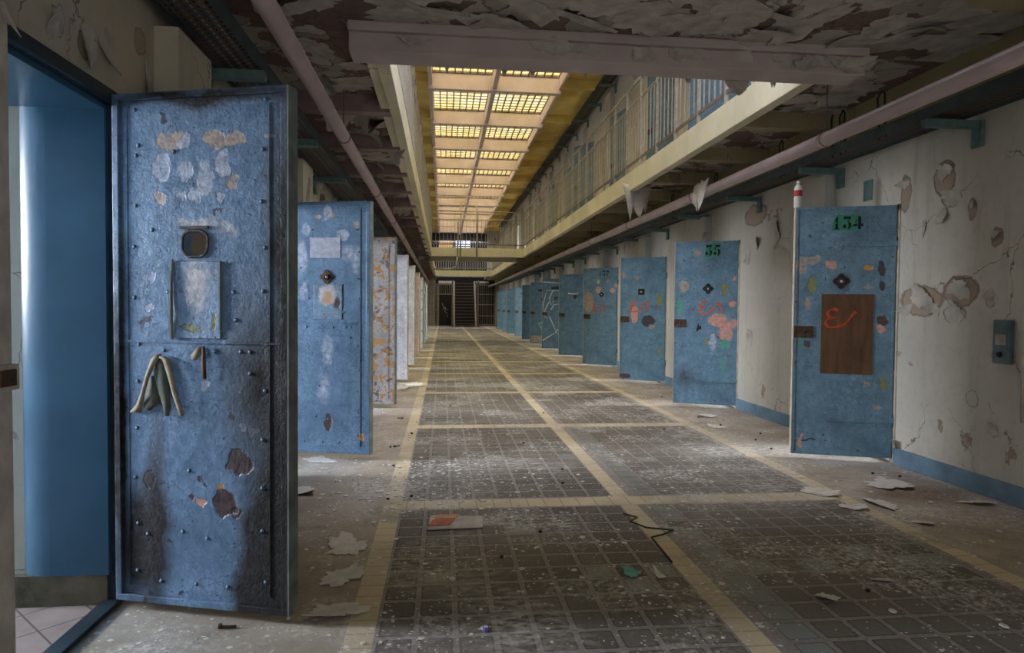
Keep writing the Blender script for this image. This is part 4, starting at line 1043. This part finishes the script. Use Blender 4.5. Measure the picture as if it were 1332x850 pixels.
# big loose sheets over the right pipe
for (y, z, w_, h_, lb) in ((7.28, 2.71, .40, .27, 'torn white paint sheet draped over the pipe before door 35'),):
    g = []
    for i in range(7):
        s = i / 6; row = []
        for j in range(6):
            q = j / 5 - .5; row.append((2.93 - .05 * s + .02 * math.sin(q * 7), y + q * w_ * (1 - .3 * s), z - s * h_ * (1 + .3 * math.sin(j * 2.3)) + .02 * math.cos(j * 3)))
        g.append(row)
    tag(B().sheet(g, .002).build('hanging_paint_sheet', M['paper'] if y > 7 else M['plaster_flake'], smooth=True), lb, 'paint sheet')

g = []
for i in range(8):
    s = i / 7; row = []
    for j in range(7):
        q = j / 6 - .5; row.append((2.78 + q * .42 * (1 - .35 * s), 9.3 + .03 * math.sin(q * 8 + s * 3), 3.06 - s * .42 * (1 + .25 * math.sin(j * 2.1)) + .02 * math.cos(j * 3)))
    g.append(row)
tag(B().sheet(g, .002).build('hanging_paint_sheet', M['flake_wall'], smooth=True), 'big ragged cream paint sheet hanging from the gallery soffit behind the pipe', 'paint sheet')
# ------------------------------------------------------------------ things lying on the floor
def chip(cx, cy, w, h, seed, lab, mat=None, name='fallen_paint_sheet', lift=.012):
    g = skin((0, 0, .001), (1, 0, 0), (0, 1, 0), (0, 0, 1), w, h, lift, seed, n=17)
    o = B().sheet(g, .002).build(name, mat or M['paper'], loc=(cx, cy, 0)); return tag(o, lab, 'paint flake' if mat is None else 'debris', None)
FL = [(-.497, 3.463, .10, .12, 'large pale paint sheet on floor, highest of three beside the scorched door'), (-.461, 3.069, .09, .09, 'middle pale paint sheet of the three beside the scorched door'),
      (-.43, 2.721, .11, .08, 'lowest pale paint sheet of the three beside the scorched door'), (-.936, 4.526, .09, .10, 'pale paint sheet half hidden behind the scorched door edge'),
      (-.97, 5.40, .12, .07, 'bluish paper-like sheet under the labelled blue door'), (2.587, 4.246, .10, .11, 'white crumbled paint sheet at the end of the near cross band'),
      (2.62, 3.90, .07, .08, 'torn white paint sheet lying on the yellow edge band'), (2.84, 3.95, .08, .10, 'folded white paint sheet touching the torn one on the yellow band'),
      (1.02, 2.971, .022, .04, 'little white paint chip beside the turquoise scrap'), (1.669, 2.669, .045, .045, 'round whitish paint chip on glass blocks'),
      (2.046, 2.815, .043, .028, 'long thin white paint chip on glass blocks'), (2.84, 3.566, .045, .05, 'small white chip alone on the concrete margin near rust stain'),
      (3.50, 3.92, .12, .05, 'curled white paint strip lying along the blue skirting'), (3.22, 4.40, .15, .16, 'broad flat paint sheet before door 134'),
      (-.44, 10.6, .12, .30, 'bright white plaster heap by the lilac-white door'), (-.67, 10.2, .14, .3, 'second white plaster spill beside the grey ochre door'),
      (3.1, 7.4, .12, .1, 'pale flake before the door stencilled 35'), (2.9, 6.7, .08, .08, 'small pale flake on the margin between doors 134 and 35')]
for i, (x, y, w_, h_, lb) in enumerate(FL): chip(x, y, w_, h_, 30 + i, lb)
chip(.894, 3.008, .045, .05, 77, 'turquoise scrap of paint on glass blocks beside black wire', plain('turquoise_paint', (.10, .40, .36), .6), 'turquoise_scrap')
# open magazine
t = thing('magazine', 'crumpled red and cream magazine lying on the glass block floor', 'magazine', (.055, 3.80, 0), R(10))
B().quad_box([(-.155, -.10, .004), (.155, -.14, .004), (.20, .05, .004), (-.10, .13, .004), (-.155, -.10, .012), (.155, -.14, .010), (.20, .05, .010), (-.10, .13, .014)]).build('page_block', M['plaster_flake'], t, bevel=.001)
B().quad_box([(-.15, -.06, .014), (-.02, -.07, .013), (.03, .03, .013), (-.10, .04, .015), (-.15, -.06, .017), (-.02, -.07, .016), (.03, .03, .016), (-.10, .04, .018)]).build('cover_picture', plain('faded_red_print', (.42, .10, .07), .5, 0, .4, 20), t)
B().quad_box([(-.09, .05, .0155), (.03, .04, .014), (.08, .10, .014), (-.07, .12, .015), (-.09, .05, .018), (.03, .04, .017), (.08, .10, .017), (-.07, .12, .018)]).build('cover_picture', plain('faded_orange_print', (.50, .26, .12), .5, 0, .4, 20), t)
tag(B().tube([(1.10, 3.87, .01), (1.16, 3.78, .012), (1.08, 3.66, .03), (1.16, 3.6, .012), (1.30, 3.55, .01), (1.22, 3.48, .014), (1.14, 3.45, .01), (1.13, 3.1, .01)], .005, 6).build('wire', M['cable'], smooth=True), 'bent black wire on floor beside the centre band', 'wire')
t = thing('bottle_cap', 'tiny blue and white cap on the glass blocks in foreground', 'cap', (.173, 2.513, 0))
B().tube([(0, 0, .001), (0, 0, .016)], .013, 14).build('cap_body', plain('blue_cap', (.10, .12, .42), .4), t); B().tube([(0, 0, .016), (0, 0, .018)], .008, 12).build('cap_top', M['white'], t)
# bolts
def bolt(name='bolt'):
    t = thing(name, '', 'bolt'); 
    B().tube([(0, 0, .007), (.055, 0, .007)], .005, 8).build('shank', M['rust'], t, smooth=True)
    B().tube([(-.010, 0, .010), (.0, 0, .010)], .011, 6).build('bolt_head', M['rust'], t)
    return t
bl = [((-.85, 2.62), 'rusty bolt lying on concrete in front of the scorched door'), ((-.42, 5.9), 'rusty bolt near the yellow edge band by the labelled blue door'), ((-.30, 6.5), 'dark bolt across the yellow edge band'), ((-.45, 7.4), 'rusty bolt farthest along the left yellow band')]
b0 = bolt()
for i, ((x, y), lb) in enumerate(bl):
    t = b0 if i == 0 else copy_tree(b0)
    t.location = (x, y, 0); t.rotation_euler = (0, 0, i * .9); t['label'] = lb
# dark pellets: bolts heads and nuts nobody can tell apart
nut = B().tube([(0, 0, 0), (0, 0, .012)], .010, 6).build('loose_nut', M['dark']); tag(nut, 'small black nut or pellet lying on the floor', 'nut', 'black nuts scattered over the floor')
spots = [(-1.02, 2.82), (.86, 4.6), (.93, 5.0), (-.35, 4.3), (.75, 6.0), (-.38, 5.2), (-.46, 5.9), (2.95, 5.6), (3.3, 4.7), (3.45, 4.6), (2.3, 6.6), (3.0, 6.8), (3.2, 6.3), (2.95, 7.3), (.3, 3.25), (.55, 3.6), (1.9, 2.72), (3.0, 6.0), (3.35, 3.4), (-.2, 4.35), (1.2, 7.7), (.1, 8.3), (2.2, 8.8), (3.1, 9.0)]
for i, (x, y) in enumerate(spots):
    o = nut if i == 0 else nut.copy()
    if i: col.objects.link(o)
    o.location = (x, y, 0); o.rotation_euler = (0, 0, i)
# uncountable crumbs
random.seed(5)
b = B()
def crumb(x, y, s):
    if any(abs(x - f_[0]) < f_[2] + .05 and abs(y - f_[1]) < f_[3] + .05 for f_ in FL + [(.05, 3.8, .2, .2), (1.17, 3.5, .12, .4), (.894, 3.0, .08, .08)]): return
    n = 5; ph = random.random() * 6
    pl = [(x + s * random.uniform(.5, 1) * math.cos(ph + 6.283 * k / n), y + s * random.uniform(.5, 1) * math.sin(ph + 6.283 * k / n)) for k in range(n)]
    t = random.uniform(.001, .006); b.prism(pl, lambda u, v, w: (u, v, w), .0005, .002 + t)
for k in range(1000):
    r = random.random()
    if r < .35: x, y = random.gauss(-.1, .35), random.gauss(4.6, .5)
    elif r < .5: x, y = random.gauss(-.65, .3), random.uniform(2.4, 8)
    elif r < .75: x, y = random.uniform(2.6, 3.6), random.uniform(3, 12)
    else: x, y = random.uniform(-.3, 2.6), random.uniform(2.2, 9)
    if x < XL + .1 or x > XR - .1: continue
    crumb(x, y, random.choice([.005, .007, .009, .012, .022]))
b.build('plaster_crumbs', M['paper'], kind='stuff')

# ------------------------------------------------------------------ light
W = bpy.data.worlds.new('overcast_sky'); sc.world = W; W.use_nodes = True
bg = W.node_tree.nodes['Background']; bg.inputs[0].default_value = (1.0, .96, .92, 1); bg.inputs[1].default_value = 0.85
s = bpy.data.lights.new('overcast_sun', 'SUN'); s.energy = 15; s.angle = R(100); s.color = (.89, .94, 1.16)
o = bpy.data.objects.new('overcast_sun', s); col.objects.link(o); o.rotation_euler = (R(8), 0, 0); o.location = (1, 10, 12)

# ------------------------------------------------------------------ camera
cam = bpy.data.cameras.new('camera'); co = bpy.data.objects.new('camera', cam); col.objects.link(co); sc.camera = co
F, yaw, pit, rol = 853.4, .105, -.0293, .0087
cam.sensor_width = 36; cam.lens = 36 * F / 1332; cam.clip_start = .02; cam.clip_end = 200
f = Vector((math.sin(yaw) * math.cos(pit), math.cos(yaw) * math.cos(pit), math.sin(pit)))
r0 = Vector((math.cos(yaw), -math.sin(yaw), 0)); u0 = r0.cross(f)
r_ = r0 * math.cos(rol) + u0 * math.sin(rol); u_ = -r0 * math.sin(rol) + u0 * math.cos(rol)
mw = Matrix((r_, u_, -f)).transposed().to_4x4(); mw.translation = Vector((0, 0, 1.26)); co.matrix_world = mw

sc.view_settings.view_transform = 'Standard'; sc.view_settings.look = 'None'; sc.view_settings.exposure = 0.2; sc.view_settings.gamma = 1.0; sc.view_settings.use_curve_mapping = False
sc.cycles.use_denoising = True; sc.cycles.max_bounces = 6; sc.cycles.diffuse_bounces = 3; sc.cycles.use_adaptive_sampling = True; sc.cycles.adaptive_threshold = .09; sc.cycles.adaptive_min_samples = 16; sc.cycles.transparent_max_bounces = 12
sc.cycles.sample_clamp_indirect = 6
